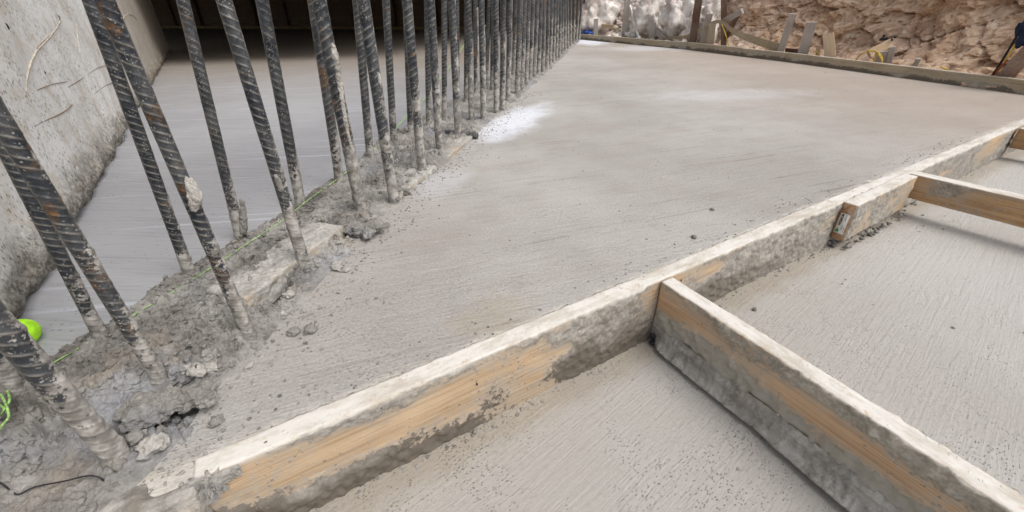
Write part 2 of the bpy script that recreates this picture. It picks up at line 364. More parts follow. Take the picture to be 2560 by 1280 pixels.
def tube(pts, r, seg=6, closed=False, jit=0.):
    pts = [np.array(p, float) for p in pts]; V = []; F = []
    for i, p in enumerate(pts):
        t = pts[min(i+1, len(pts)-1)]-pts[max(i-1, 0)]; t = t/np.linalg.norm(t)
        u = np.cross(t, [0, 0, 1.]);  u = u/np.linalg.norm(u) if np.linalg.norm(u) > .05 else np.array([1., 0, 0]); v = np.cross(t, u)
        rr = (r[i] if hasattr(r, '__len__') else r)
        for k in range(seg):
            a = 2*math.pi*k/seg; V.append(p+rr*(1+jit*random.uniform(-1, 1))*(u*math.cos(a)+v*math.sin(a)))
    for i in range(len(pts)-1):
        for k in range(seg):
            k2 = (k+1) % seg; F.append((i*seg+k, i*seg+k2, (i+1)*seg+k2, (i+1)*seg+k))
    F.append(tuple(range(seg))[::-1]); F.append(tuple((len(pts)-1)*seg+k for k in range(seg)))
    return V, F
def smoothpts(pts, n=8):
    pts = [np.array(p, float) for p in pts]; out = []
    for i in range(len(pts)-1):
        p0, p1, p2, p3 = pts[max(i-1, 0)], pts[i], pts[i+1], pts[min(i+2, len(pts)-1)]
        for k in range(n):
            t = k/n; out.append(.5*((2*p1)+(-p0+p2)*t+(2*p0-5*p1+4*p2-p3)*t*t+(-p0+3*p1-3*p2+p3)*t**3))
    out.append(pts[-1]); return out
_ico = {}
def ico(sub):
    if sub not in _ico:
        bm = bmesh.new(); bmesh.ops.create_icosphere(bm, subdivisions=sub, radius=1); bm.verts.ensure_lookup_table()
        _ico[sub] = (np.array([v.co[:] for v in bm.verts]), [[v.index for v in f.verts] for f in bm.faces]); bm.free()
    return _ico[sub]
def rockv(c, r, sub=3, seed=0, squash=(1, 1, .7), rough=.35, fr=1.6):
    V, F = ico(sub); N = V.copy(); V = V*np.array(squash)
    f1, f2, _ = wor(N+seed*7.3, fr, seed)
    d = 1+rough*fbm(N+seed*3.1, 1.6, 4, seed)+rough*.5*(.5-f1)
    a = seed*2.4; R = np.array([[math.cos(a), -math.sin(a), 0], [math.sin(a), math.cos(a), 0], [0, 0, 1]])
    return (V*d[:, None]*r)@R.T+np.array(c), F
def merge(parts):
    V, F, o = [], [], 0
    for v, f in parts:
        V.append(np.asarray(v)); F += [tuple(i+o for i in q) for q in f]; o += len(v)
    return np.concatenate(V), F

# ------------------------------------------------------------------ plan of the rough strip between the two rebar rows
def plan(px): 
    a = np.array([P(x, y)[:2] for x, y in px]); return a[np.argsort(a[:, 1])]
RB = plan([(130, 1400), (330, 1215), (470, 1085), (560, 955), (665, 850), (800, 705), (900, 600), (1005, 492), (1105, 420), (1200, 326), (1300, 243), (1378, 172), (1449, 104)])
LB = plan([(-380, 1080), (-120, 985), (110, 900), (235, 835), (450, 690), (590, 605), (745, 512), (850, 438), (930, 375), (1010, 320), (1110, 262), (1180, 215), (1290, 150), (1445, 99)])
def xr(y): 
    y = np.asarray(y, float); b = np.interp(y, RB[:, 1], RB[:, 0]); p = np.stack([y, y*0, y*0], -1).reshape(-1, 3)
    return b+.012*fbm(p, 9, 3, 3).reshape(y.shape)*1.5
def xl(y):
    y = np.asarray(y, float); b = np.interp(y, LB[:, 1], LB[:, 0]); p = np.stack([y, y*0+5, y*0], -1).reshape(-1, 3)
    return np.minimum(b, xr(y)-.03)+.012*fbm(p, 9, 3, 4).reshape(y.shape)
PITS = [(P(395, 1058), .045, .10, 1.6), (P(455, 1030), .030, .09, 1), (P(665, 745), .055, .05, 1.0), (P(600, 690), .03, .02, 1.0), (P(330, 1075), .035, .035, 1), (P(150, 1085), .04, .03, 1), (P(880, 590), .035, .025, 1), (P(90, 1045), .04, .03, 1.), (P(1215, 790), 0.0001, 0, 1), (P(610, 1000), .0001, 0, 1)]
def strip_h(x, y):
    x = np.asarray(x, float); y = np.asarray(y, float)
    a, b = xl(y), xr(y); t = (x-a)/(b-a); wd = np.maximum(b-a, .02)
    e = ss(0, .035, (x-a))*ss(0, .05, (b-x))
    p = np.stack([x, y, x*0], -1)
    f1, f2, i1 = wor(p, 32, 1); g1, g2, i2 = wor(p+.37, 75, 2)
    h1 = np.sqrt(np.clip(1-(f1/.62)**2, 0, 1))*(.35+.9*i1); h2 = np.sqrt(np.clip(1-(g1/.62)**2, 0, 1))*(.3+.8*i2)
    m = ss(-.25, .35, fbm(p, 5, 3, 7)); near = ss(5, 1.2, y)
    k1, k2, i3 = wor(p+.11, 130, 4); h3 = np.sqrt(np.clip(1-(k1/.7)**2, 0, 1))*(.3+.8*i3)
    rid = 1-np.abs(fbm(p, 26, 4, 51))*2.2
    h = .004+.020*fbm(p, 6, 4, 8)+m*(.014*h1+.011*h2)*(.5+.5*near)+(1-m)*.004*h2+.0035*h3+.009*np.clip(rid, -.6, 1)*(.4+.6*m)+.006*fbm(p, 55, 4, 12)
    h = h+.010*ss(.0, .5, fbm(p, 3.1, 2, 40))
    for c, r, d, _ in PITS:
        if d: 
            q = np.hypot((x-c[0])*.8, (y-c[1])*1.25)/r+1.1*fbm(p, 30, 4, 31); h = h-d*ss(1., .7, q)
    return h*e+.0035*ss(0, .012, x-a)*ss(0, .012, b-x)-.002

# ------------------------------------------------------------------ the ground sheets
YS = np.concatenate([np.linspace(-.35, .2, 12), np.arange(.22, 9.6, .06)])
def sheet(name, left, right, z, mat, ext=None):
    V = []; F = []
    for k, y in enumerate(YS): V += [(left(y), y, z), (right(y), y, z)]
    for k in range(len(YS)-1): F.append((2*k, 2*k+1, 2*k+3, 2*k+2))
    if ext: 
        o = len(V); V += ext[0]; F += [tuple(i+o for i in f) for f in ext[1]]
    return struct(mesh(name, V, F, mat, smooth=False))
def formx(y, off=0.):          # x of the form line (top front edge) at plan y, off = metres into the slab
    return (y-FA[1]-FN[1]*off)/FD[1]*FD[0]+FA[0]+FN[0]*off
FE = float(FB[1])+1.6
def right_edge(y):
    if y < FE: return float(formx(y, .002)) if y > -.3 else float(formx(-.3, .002))
    return 4.6
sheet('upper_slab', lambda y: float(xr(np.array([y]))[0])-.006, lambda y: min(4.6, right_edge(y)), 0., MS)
sheet('pit_floor', lambda y: -22., lambda y: float(xl(np.array([y]))[0])+.006, 0., MP,
      ([(-22, 9.58, -.001), (2.6, 9.58, -.001), (2.6, 22, -.001), (-22, 22, -.001)], [(0, 1, 2, 3)]))
# lower slabs either side of the first cross board
def lower(name, a, b, c, d, z, dens=.05):
    n = 60; s, t = np.meshgrid(np.linspace(0, 1, n), np.linspace(0, 1, n), indexing='ij'); s = s.ravel()[:, None]; t = t.ravel()[:, None]
    a, b, c, d = map(np.array, (a, b, c, d)); XY = (a*(1-s)+b*s)*(1-t)+(d*(1-s)+c*s)*t
    V = np.zeros((len(XY), 3)); V[:, :2] = XY; V[:, 2] = z+.004*fbm(V*1., 3, 2, 3)
    return struct(mesh(name, V, gridf(n, n, True), mat=ML))
C1A, C1B = P(1654, 706), P(2499, 1259); C1D = (C1B-C1A)/np.linalg.norm(C1B-C1A)
def fp(u, off, z=0.): q = FA+FD*u+FN*off; return (float(q[0]), float(q[1]), z)
u1 = float((C1A-FA)@FD)
lower('lower_slab', fp(-1.2, -.0)[:2], fp(u1+.02, 0)[:2], fp(u1+.02, -1.6)[:2], fp(-1.2, -1.6)[:2], -.178)
lower('lower_slab', fp(u1+.02, 0)[:2], fp(u1+7, 0)[:2], fp(u1+7, -2.4)[:2], fp(u1+.02, -2.4)[:2], -.156)
g = struct(mesh('ground', [(-60, -60, -.26), (60, -60, -.26), (60, 60, -.26), (-60, 60, -.26)], [(0, 1, 2, 3)], flat('earth_mat', (.30, .23, .17), .95, bumpsc=8, bd=.05), smooth=False))

# rough mortar strip
ys = np.concatenate([np.arange(-.02, 1.0, .0026), np.arange(1.0, 2.2, .005), np.arange(2.2, 4, .01), np.arange(4, 9.6, .03)])
nt_ = 240; T = np.linspace(0, 1, nt_)
YY = np.repeat(ys, nt_); TT = np.tile(T, len(ys)); XX = xl(YY)*(1-TT)+xr(YY)*TT
XX += .002*fbm(np.stack([XX, YY, XX*0], -1), 90, 2, 77)*np.sin(TT*math.pi)
V = np.stack([XX, YY, strip_h(XX, YY)], -1)
ov = np.stack([vn(V, 45, 5), vn(V, 45, 6), vn(V, 45, 9)*0], -1)*.0035
V += ov*np.sin(TT*math.pi)[:, None]
strip = struct(mesh('rough_mortar_bed', V, gridf(len(ys), nt_, True), MM, smooth=False))

# rough broken mortar edge that carries on from the near end of the form board
V_, F_, A_ = prism(.772, -.02, .16, -.2, .004, step=.004, ss_=.004, seed=3, disp=.010, r=.006)
mtx = frame(FA-FD*.77-FN*.002, FD, FN)
V_[:, 2] -= ss(.66, .765, V_[:, 0]+.08*fbm(V_, 12, 4, 6))*ss(.0, .02, V_[:, 1])*.012+ss(.03, .13, V_[:, 1]+.05*fbm(V_, 14, 4, 5))*.012
V_[:, 1:] += (.012*fbm(V_, 9, 4, 2)[:, None])*np.array([1, .4]); 
edge = struct(mesh('mortar_edge', V_, F_, mat_mortar('edge_mortar_mat', 1.25, (.62, .55, .43)), mtx=mtx))

# ------------------------------------------------------------------ form board (front) and boards joined to it
def mud_form(V, SD):
    zz = (V[:, 2]+.165)/.165
    n = fbm(V*np.array([.6, 1, 1.4]), 9, 4, 21); n2 = fbm(V, 3.2, 2, 5)
    m = 1.0-zz*.85+1.25*n+.55*ss(.80, 1., zz+.25*n2)+.6*n2+.12*ss(1.0, 1.6, V[:, 0])-.35*ss(.9, .3, V[:, 0])*ss(.2, .6, zz)
    m = np.where(SD == 2, -.2, m); return m
def wet_form(V, SD):
    zz = (V[:, 2]+.165)/.165
    return np.clip(ss(.70, .25, zz+.45*fbm(V, 8, 3, 2))*ss(1.9, .9, V[:, 0]+.0), 0, 1)*(SD == 3)
def dust_form(V, SD):
    return np.where(SD == 2, 1., ss(-.010, .003, V[:, 2]+.008*fbm(V, 14, 3))*.8)
UL = float(np.linalg.norm(FB-FA))
fm = thing = bpy.data.objects.new('form_board', None); C.objects.link(fm); fm.location = FA; fm.rotation_euler = (0, 0, FANG)
tag(fm, 'long mortar-smeared wooden form board running diagonally along the edge of the upper slab', 'form board')
fi = Matrix.Rotation(FANG, 4, 'Z'); 
def piece(name, x0, x1, step, zt, y0, label, sd):
    V, F, A = prism(x1-x0, 0, .038, -.185, zt, step=step, ss_=step, seed=sd, disp=.0012, mudf=lambda v, s: mud_form(v+np.array([x0, 0, 0]), s), mudh=.0058,
                    wetf=lambda v, s: wet_form(v+np.array([x0, 0, 0]), s), dustf=dust_form)
    o = mesh(name, V, F, WD_FORM, fm, attrs=A); o.location = (x0, y0, 0); o['label'] = label; return o
xj = float((P(880, 1038)-FA)@FD)
ub0 = float((P(2200, 480)-FA)@FD)
piece('plank', .002, ub0, .0034, .0030, 0, 'near plank with patches of bare wood above wet mortar', 1)
piece('plank', ub0, UL+2.2, .009, .0032, -.001, 'far plank crusted with grey mortar', 3)
# nail holes
for px, py in ((952, 1018), (1192, 960), (1702, 700)):
    c = onplane(px, py, FA, FB); V, F = rockv((0, 0, 0), .0035, 1, 2, (1, .5, 1), .1)
    o = mesh('nail', V, F, BLK, fm); o.location = fi.inverted() @ Vector(c-FA)
# flap of dried mortar hanging over the near end
c = onplane(520, 1210, FA, FB)
parts = [rockv((float((onplane(x, y, FA, FB)-FA)@FD), -.004, onplane(x, y, FA, FB)[2]), r, 4, k, (1.5, .22, 1.0), .30, 4.) for k, (x, y, r) in enumerate(((490, 1206, .013), (505, 1208, .015), (525, 1200, .015), (545, 1195, .015), (565, 1186, .013), (580, 1178, .009), (540, 1208, .012), (512, 1222, .009), (530, 1240, .010), (555, 1215, .007)))]
V, F = merge(parts); V = V+.0028*np.stack([fbm(V, 90, 4, 1), fbm(V, 90, 4, 2), fbm(V, 90, 4, 3)], -1); o = mesh('mortar_lump', V, F, mat_mortar('lump_mortar_mat', 1.2), fm, smooth=False)

# cross boards
def crossboard(a, d, Lc, th, hh, mat, mudf, label, wetf=None, step=.004, zt=.002, mudh=.004, ext=None):
    e = bpy.data.objects.new('cross_board', None); C.objects.link(e); e.location = a; ang = math.atan2(d[1], d[0]); e.rotation_euler = (0, 0, ang)
    V, F, A = prism(Lc, 0, th, -hh, zt, step=step, ss_=step, seed=8, disp=.001, mudf=mudf, mudh=mudh*1.5, wetf=wetf, dustf=lambda v, s: np.where(s == 2, 1., 0.))
    o = mesh('board', V, F, mat, e, attrs=A); tag(e, label, 'form board'); return e, ang
def mud_c1(V, SD):
    n = fbm(V*np.array([.5, 1, 1.3]), 9, 4, 11); n2 = fbm(V, 4., 3, 6)
    zz = (V[:, 2]+.118)/.118
    m = .60+1.0*n+.6*n2-.66*np.exp(-((zz-.52)/.22)**2)+.25*(zz < .28)+.2*ss(.3, .7, V[:, 0])
    return np.where(SD == 2, -.2, m)
e1, a1 = crossboard(C1A-np.array([0, 0, 0]), C1D, 1.5, .037, .118, WD_CROSS, mud_c1, 'near cross board with white dusted top, running to the lower right corner',
                    wetf=lambda v, s: ss(-.05, -.09, v[:, 2]+.02*fbm(v, 7, 3))*1., mudh=.005)
# note: local +Y of this board must point away from the camera (to the right)
C2A, C2B = P(2272, 434), P(2560, 500); C2D = (C2B-C2A)/np.linalg.norm(C2B-C2A)
def mud_c2(V, SD):
    c = np.exp(-(((V[:, 0]-.12)/.06)**2+((V[:, 2]+.03)/.03)**2))
    return np.where(SD == 2, -.2, -.15+.9*c+.7*fbm(V*np.array([.6, 1, 1.2]), 9, 4, 2)+.35*ss(-.02, 0, V[:, 2]))
e2, a2 = crossboard(C2A-C2D*.01, C2D, 1.9, .052, .088, mat_wood('clean_cross_wood', (.52, .33, .17), (.36, .21, .10), mud=(.38, .34, .29)), mud_c2, 'second cross board from the corner, butting the doubled block, with a smooth tan side', step=.006)
C3A = P(2548, 322)
e3, a3 = crossboard(C3A, C2D, 1.9, .05, .095, mat_wood('far_cross_wood', (.45, .28, .15), (.30, .18, .09)), lambda v, s: np.where(s == 2, -.2, .1+.8*fbm(v, 9, 3)), 'farthest cross board, only its end showing at the right edge of the photo', step=.012)

# doubled block nailed to the form board, with a paper tag on its end
BA, BB = P(2144, 519), P(2293, 445); BD = (BB-BA)/np.linalg.norm(BB-BA); BL = float(np.linalg.norm(BB-BA))
bk = bpy.data.objects.new('block', None); C.objects.link(bk); bk.location = BA; bk.rotation_euler = (0, 0, math.atan2(BD[1], BD[0]))
tag(bk, 'short doubled wooden block on the form board with a white paper tag on its end', 'wood block')
V, F, A = prism(BL, 0, .040, -.124, .006, step=.004, ss_=.004, seed=5, disp=.001, mudf=lambda v, s: np.where(s == 2, -.2, .62+1.1*fbm(v, 9, 4, 3)+.4*fbm(v, 3, 2, 9)-.3*ss(.5, 0, v[:, 2]/-.124)), mudh=.006, dustf=lambda v, s: np.where(s == 2, 1, 0.))
V[:, 0] += np.where(V[:, 0] < .02, 0, 0)
mesh('board', V, F, WD_FORM, bk, attrs=A)
ev, ef, ea = prism(.0012, .001, .039, -.122, .0045, step=.001, ss_=.004, disp=0.0002, mudf=lambda v, s: -.1+.6*fbm(v, 20, 3))
em = mesh('end_grain', ev, ef, mat_wood('end_grain_wood', (.42, .25, .14), (.28, .15, .08)), bk); em.location = (-.0032, 0, 0)
tg = mesh('paper_tag', *prism(.0006, .0075, .0335, -.1, -.030, step=.001, ss_=.005, disp=.0, r=.0004)[:2], flat('tag_paper', (.74, .73, .70), .6, bumpsc=300, var=.06), bk); tg.location = (-.0042, 0, 0)
def text(body, size, mat, parent, mtx, name='print', ext=.0001, bold=0.):
    cu = bpy.data.curves.new(name, 'FONT'); cu.body = body; cu.size = size; cu.extrude = ext; cu.offset = bold; cu.resolution_u = 3
    t = bpy.data.objects.new(name, cu); C.objects.link(t); bpy.context.view_layer.update()
    me = bpy.data.meshes.new_from_object(t.evaluated_get(bpy.context.evaluated_depsgraph_get())); bpy.data.objects.remove(t)
    me.materials.clear(); me.materials.append(mat)
    o = bpy.data.objects.new(name, me); C.objects.link(o); o.parent = parent; o.matrix_local = mtx; return o
INK = flat('ink', (.02, .02, .02), .6, var=.05); GRN = flat('green_ink', (.03, .22, .10), .6, var=.1)
# text reads upward: text x -> +Z of the block, text y -> towards +Y... seen from -X
def tm(y, z): 
    m = Matrix(((0, 0, -1, -.00018), (0, 1, 0, 0), (1, 0, 0, 0), (0, 0, 0, 1)))
    # columns: text x -> (0,0,1), text y -> (0,1,0), text z -> (-1,0,0)
    m = Matrix(((0, 0, -1, -.00035), (0, 1, 0, y), (1, 0, 0, z), (0, 0, 0, 1))); return m
text('PREMIUM', .0098, INK, tg, tm(.0225, -.072), bold=.0002); text('2x6x12', .0078, INK, tg, tm(.0135, -.055)); text('S-P-F KD-HT', .004, INK, tg, tm(.0095, -.093)); text('W12', .007, INK, tg, tm(.0145, -.085))
V = [(-.0003, .022, -.096), (-.0003, .031, -.096), (-.0003, .031, -.089), (-.0003, .0265, -.082), (-.0003, .022, -.089)]
mesh('print', V, [(0, 1, 2, 3, 4)], GRN, tg, smooth=False)

# mortar ridge under cross board 1: smeared concrete step with a ragged foot
nx, nv = 420, 26; xs = np.linspace(.0, 1.45, nx); U = np.repeat(xs, nv); W = np.tile(np.linspace(0, 1, nv), nx)
p = np.stack([U, W*.06, U*0], -1)
tooth = fbm(p*np.array([1, .3, 1]), 190, 3, 4)*.9+.4*fbm(p, 120, 3, 9); lobe = fbm(p*np.array([1, .1, 1]), 9, 4, 8)
out = .003+W**1.3*(.026+.008*lobe)+.004*tooth; zz = -.112-W**.9*.058+.004*np.sin(W*math.pi)+.003*tooth
out = out+.006*np.sin(W*9+lobe*3)*W-.030*ss(.88, 1., W)           # undercut foot
prof = ss(0, .05, U)
V = np.stack([U, -out*prof-.001, zz], -1)
V[:, 1] += .004*np.exp(-((W-.25)/.07)**2)*(-1)*(.6+lobe)
rd = mesh('mortar_ridge', V, gridf(nx, nv), mat_mortar('ridge_mortar_mat', 1.2, (.44, .42, .38)), None, mtx=Matrix.Translation(C1A) @ Matrix.Rotation(a1, 4, 'Z')); struct(rd)
# black debris jammed in the corner under the cross board
def lumps(name, spec, mat, label, cat, sub=3, sq=(1, .8, .6), rough=.5, group=None, fr=2.2):
    c0 = np.array(spec[0][:3]); rm = float(np.mean([s[3] for s in spec])); V, F = merge([rockv(np.array(s[:3])-c0, s[3], sub, k+int(abs(c0[0])*97) % 50, sq, rough, fr) for k, s in enumerate(spec)])
    f1, _, _ = wor(V+c0, .8/rm, 3); V = V+V*0+np.stack([fbm(V+c0, 1.3/rm, 4, 1), fbm(V+c0, 1.3/rm, 4, 2), fbm(V+c0, 1.3/rm, 4, 3)], -1)*rm*.28
    V[:, 2] -= rm*.5*(f1-.45)
    return tag(mesh(name, V, F, mat, loc=c0, smooth=False), label, cat, group)
q = P(1635, 858, -.17)
lumps('plastic_scrap', [(q[0]+dx, q[1]+dy, -.170+dz, r) for dx, dy, dz, r in ((0, 0, .006, .011), (.012, -.006, .01, .009), (-.006, .004, .02, .008), (.02, -.012, .004, .007), (.033, -.018, .004, .005))], BLK, 'crumpled black scrap jammed in the corner under the near cross board', 'scrap')
q = P(2068, 612, -.156)
lumps('mortar_crumbs', [(q[0]+dx*.8, q[1]+dy*.8, -.154+dz, r) for dx, dy, dz, r in ((0, 0, .006, .012), (.022, .004, .006, .011), (-.022, -.012, .005, .008), (.014, -.016, .004, .010), (.044, .01, .006, .008), (-.036, -.006, .004, .006))], MMD, 'dark damp mortar crumbs below the paper tag on the block', 'mortar')
crb = []
for k in range(36):
    u = random.uniform(0, BL+.05); q = BA+BD*u-np.array([-BD[1], BD[0], 0])*random.uniform(.0, .018); crb.append(rockv((q[0], q[1], -.150+random.uniform(-.004, .012)), random.uniform(.003, .009), 2, k, rough=.5))
V, F = merge(crb); struct(tag(mesh('mortar_crumbs', V, F, MM), 'damp mortar crumbs along the foot of the doubled block', 'mortar'), 'stuff')

# ------------------------------------------------------------------ rebar
def rebar_mesh(R, L, step, seg, pitch, seed, mudtop, hand=1, mudamt=1., herr=False):
    z1 = min(.78, L); zs = np.arange(-.06, z1, step)
    if L > z1: zs = np.concatenate([zs, np.arange(z1, L, max(step*2, .006))])
    th = np.arange(seg)/seg*2*math.pi
    Zz = np.repeat(zs, seg); A = np.tile(th, len(zs))
    half = (A % math.pi)/math.pi; s = np.where(A < math.pi, 1, -1 if herr else 1)*hand
    ph = (Zz+s*(half-.5)*1.75*R+np.where(A < math.pi, 0, pitch*.5))/pitch
    dd = np.abs(ph-np.round(ph))*pitch
    lim = ss(0, .07, half)*ss(1, .93, half)
    rib = np.exp(-(dd/(max(.13*R, .0013)))**2)*lim
    lng = np.exp(-((np.minimum(half, 1-half)*math.pi*R)/.0028)**2)*.85
    rb = np.maximum(rib, lng)
    p = np.stack([np.cos(A)*R, np.sin(A)*R, Zz], -1)+seed*1.7
    lean = .5+.5*np.cos(A-math.pi*1.25); mud = ss(mudtop*2.1, -.02, Zz*(1.4-.95*lean)+1.0*mudtop*fbm(p, 20, 4, seed))*1.25*mudamt-.12+.30*fbm(p, 26, 3, seed+4)
    thick = np.clip(mud-.35, 0, 1)*(.0006+.0062*np.clip(fbm(p, 55, 4, seed+9)+.10, 0, 1)**1.3)
    r = R+.155*R*rb*(1-.45*np.clip(mud*(.8+.9*fbm(p, 60, 2, 8)), 0, 1))+thick+.0002*fbm(p, 120, 2, 3)
    r = r*(1+.0*Zz)
    V = np.stack([np.cos(A)*r, np.sin(A)*r, Zz], -1)
    n = len(zs); F = []
    i = np.arange(n-1)[:, None]*seg; k = np.arange(seg)[None]; k2 = (k+1) % seg
    F = np.stack([(i+k).ravel(), (i+k2).ravel(), (i+seg+k2).ravel(), (i+seg+k).ravel()], 1).tolist()
    F.append([(n-1)*seg+j for j in range(seg)])
    return V, F, dict(mud=mud, rib=rb)
# (base px, second px, label)
BARS = [
 ((312, 1163), (6, 822), .0195, 1, 'thick leaning rebar caked with pale mortar, lowest in the lower left corner'),
 ((42, 990), (-12, 890), .017, 0, 'black rebar stub behind the lowest leaning rebar, above the green string tangle'),
 ((412, 965), (20, 330), .0190, 1, 'dark leaning rebar entering at the left edge, a twist of wire at its foot'),
 ((262, 862), (150, 640), .0168, 0, 'dark rebar just left of the one with wire at its foot, crossing it higher up'),
 ((622, 838), (262, 0), .0180, 1, 'very dark rebar with rusty orange flank and raised letters, topmost at the left'),
 ((477, 693), (320, 260), .0160, 0, 'rust-spotted rebar half hidden behind the thick lettered rebar'),
 ((602, 598), (457, 0), .0150, 0, 'brown rusty rebar with a tall clump of mortar on the right of its foot'),
 ((765, 672), (560, 0), .0172, 1, 'rebar with embossed marks standing at the corner of the mortar-covered plank'),
 ((753, 518), (655, 0), .0150, 0, 'slim orange-rusted rebar with a coil of wire at its clean foot'),
 ((905, 535), (797, 0), .0168, 1, 'rebar with a long white crust of mortar down its upper half'),
 ((851, 463), (782, 0), .0150, 0, 'dark reddish rebar close behind the one with the white crust'),
 ((986, 507), (908, 0), .0160, 1, 'speckled rebar with a small white blob, its foot beside the bare wood patch'),
 ((927, 411), (892, 0), .0145, 0, 'grey-blue rebar merging at the top with the speckled rebar in front of it'),
 ((985, 365), (965, 0), .0145, 0, 'clean straight blue-grey rebar standing alone behind the front row'),
 ((1056, 435), (1017, 0), .0155, 1, 'mortar-spattered rebar ending in a cone of mortar, just left of the lying bar'),
 ((1028, 352), (1017, 60), .0140, 0, 'thin rebar almost hidden behind the spattered rebar, left of the lying bar'),
 ((1100, 388), (1076, 0), .0155, 1, 'front rebar crossing before the left end of the short lying bar'),
 ((1072, 319), (1068, 0), .0140, 0, 'rusty brown rebar whose clean foot stops just above the short lying bar'),
 ((1111, 300), (1111, 0), .0140, 0, 'upright orange-tinged rebar right behind the middle of the lying bar'),
 ((1146, 348), (1129, 0), .0155, 1, 'blue-grey rebar in front of the right end of the lying bar'),
 ((1144, 262), (1142, 0), .0135, 0, 'rebar half covered by the blue-grey rebar at the right end of the lying bar'),
 ((1165, 260), (1167, 0), .0140, 0, 'rear rebar just left of the first rebar right of the lying bar'),
 ((1179, 304), (1171, 0), .0150, 1, 'first front rebar right of the lying bar'),
 ((1190, 240), (1188, 0), .0140, 0, 'rear rebar with a long pale mortar run down its upper right side'),
 ((1209, 305), (1203, 0), .0150, 1, 'second front rebar right of the lying bar'),
 ((1214, 225), (1224, 0), .0140, 0, 'rear rebar leaning right at the top, crossed by the pale string'),
 ((1230, 225), (1232, 0), .0140, 0, 'rear rebar just left of the third front rebar right of the lying bar'),
 ((1241, 284), (1239, 0), .0150, 1, 'third front rebar right of the lying bar'),
 ((1256, 275), (1258, 0), .0150, 1, 'fourth front rebar right of the lying bar, close to its left neighbour'),
 ((1270, 258), (1275, 0), .0150, 1, 'fifth front rebar right of the lying bar, beside the white powder patch'),
]
far_px = [(1283,190,1290),(1293,239,1301),(1304,230,1311),(1315,216,1321),(1325,208,1332),(1335,198,1343),(1346,190,1352),(1357,183,1361),(1367,175,1371),(1375,167,1380),(1383,160,1388),(1391,152,1394),(1399,146,1401),(1406,138,1407),(1413,131,1413),(1420,124,1419),(1427,118,1426),(1434,112,1436),(1441,106,1446),(1448,101,1454),(1454,97,1462)]
GR = 'vertical rebars standing in the rough mortar bed'
barobjs = []
def place_bar(o, b, t):
    B = P(*b); T_ = over(t[0], t[1], B); ax = Vector(T_-B).normalized()
    if ax.z < 0: ax = -ax
    # rotate so that the flat rib side faces the camera
    z = ax; view = Vector(-B).normalized(); view.z = 0; x = view.cross(z).normalized(); y = z.cross(x)
    m = Matrix((x, y, z)).transposed().to_4x4(); m.translation = Vector(B); o.matrix_world = m
for i, (b, t, R, front, lab) in enumerate(BARS):
    near = i < 10
    B = P(*b); dist = float(np.linalg.norm(B-O))
    step = .0014 if dist < 1.3 else .0028; seg = 44 if dist < 1.3 else 26
    R *= (.60, .64, .50, .55, .54, .66, .74, .68)[i] if i < 8 else .93
    V, F, A = rebar_mesh(R, 1.35, step, seg, max(R*1.4, .0125), i, ((.24 if front else .12) if i not in (3, 6) else .17) if i < 8 else (.30 if front else .18), hand=1 if i < 9 else -1, herr=i in (14, 17))
    o = mesh('rebar', V, F, MST, attrs=A); place_bar(o, b, t); tag(o, lab, 'rebar', GR); barobjs.append(o)
    # heap of mortar at the foot
    k = 1.0 if front else .8
    prt = []
    for j in range(9 if near else 6):
        a = random.uniform(0, 6.28); rr = R*random.uniform(.5, 1.15)
        prt.append(rockv((rr*math.cos(a), rr*math.sin(a), random.uniform(-.004, .020)*k), R*random.uniform(.35, .75)*k, 3 if near else 2, i*10+j, (1, 1, random.uniform(.6, 1.3)), .55, 2.6))
    V, F = merge(prt); c = mesh('mortar_collar', V, F, MM); c.parent = o
lowres = None
for i, (x, y, xt) in enumerate(far_px):
    if i % 3 == 0:
        V, F, A = rebar_mesh(.0165, 1.35, .005, 12, .02, 60+i, .34, mudamt=.95)
        o = mesh('rebar', V, F, MST, attrs=A); src = o
    else:
        o = src.copy(); C.objects.link(o)
    place_bar(o, (x, y), (xt, 0)); tag(o, 'one of the thin distant rebars packed together towards the far form board', 'rebar', GR)
    barobjs.append(o)
# crusts of mortar on particular bars
def crust(i, pts, rs, mat=MMW, sub=3):
    o = barobjs[i]; B = np.array(o.matrix_world.translation); ax = np.array(o.matrix_world.col[2][:3]); inv = o.matrix_world.inverted(); prt = []
    pp = [tuple((np.array(pts[j])*(1-t)+np.array(pts[j+1])*t)) for j in range(len(pts)-1) for t in (0, .34, .67)]+[pts[-1]]
    rr_ = [rs[j]*(1-t)+rs[j+1]*t for j in range(len(pts)-1) for t in (0, .34, .67)]+[rs[-1]]
    for k, ((x, y), r) in enumerate(zip(pp, rr_)):
        d = ray(x, y); vn_ = B[:2]/np.linalg.norm(B[:2]); t = (vn_@(B[:2]))/(vn_@d[:2]); p = d*t+O; p = p-np.array([vn_[0], vn_[1], 0])*BARS[i][2]*.7
        # follow the bar in depth
        h = (p[2]-B[2])/ax[2]; c = B+ax*h; off = c-p; p = p+np.array([vn_[0], vn_[1], 0])*float((c-B)[:2]@vn_)
        q = inv @ Vector(p); prt.append(rockv((0, 0, 0), r, sub, k+i*3, (.8, .8, 1.5), .55, 2.5)); prt[-1] = (prt[-1][0]+np.array(q), prt[-1][1])
    V, F = merge(prt); c = mesh('mortar_crust', V, F, mat); c.parent = o
crust(9, [(832, 118), (838, 140), (843, 165), (846, 190), (850, 215), (853, 240), (857, 265), (861, 290), (866, 318), (872, 345), (879, 372)], [.007, .010, .009, .010, .010, .008, .007, .008, .007, .006, .005])
crust(4, [(474, 455), (479, 468), (484, 482), (484, 496), (480, 508)], [.008, .010, .010, .009, .007])
crust(6, [(603, 500), (606, 515), (606, 530), (607, 545), (608, 560), (606, 575)], [.006, .008, .009, .010, .010, .010], MM)
crust(11, [(946, 186), (948, 196), (950, 206)], [.005, .006, .005])
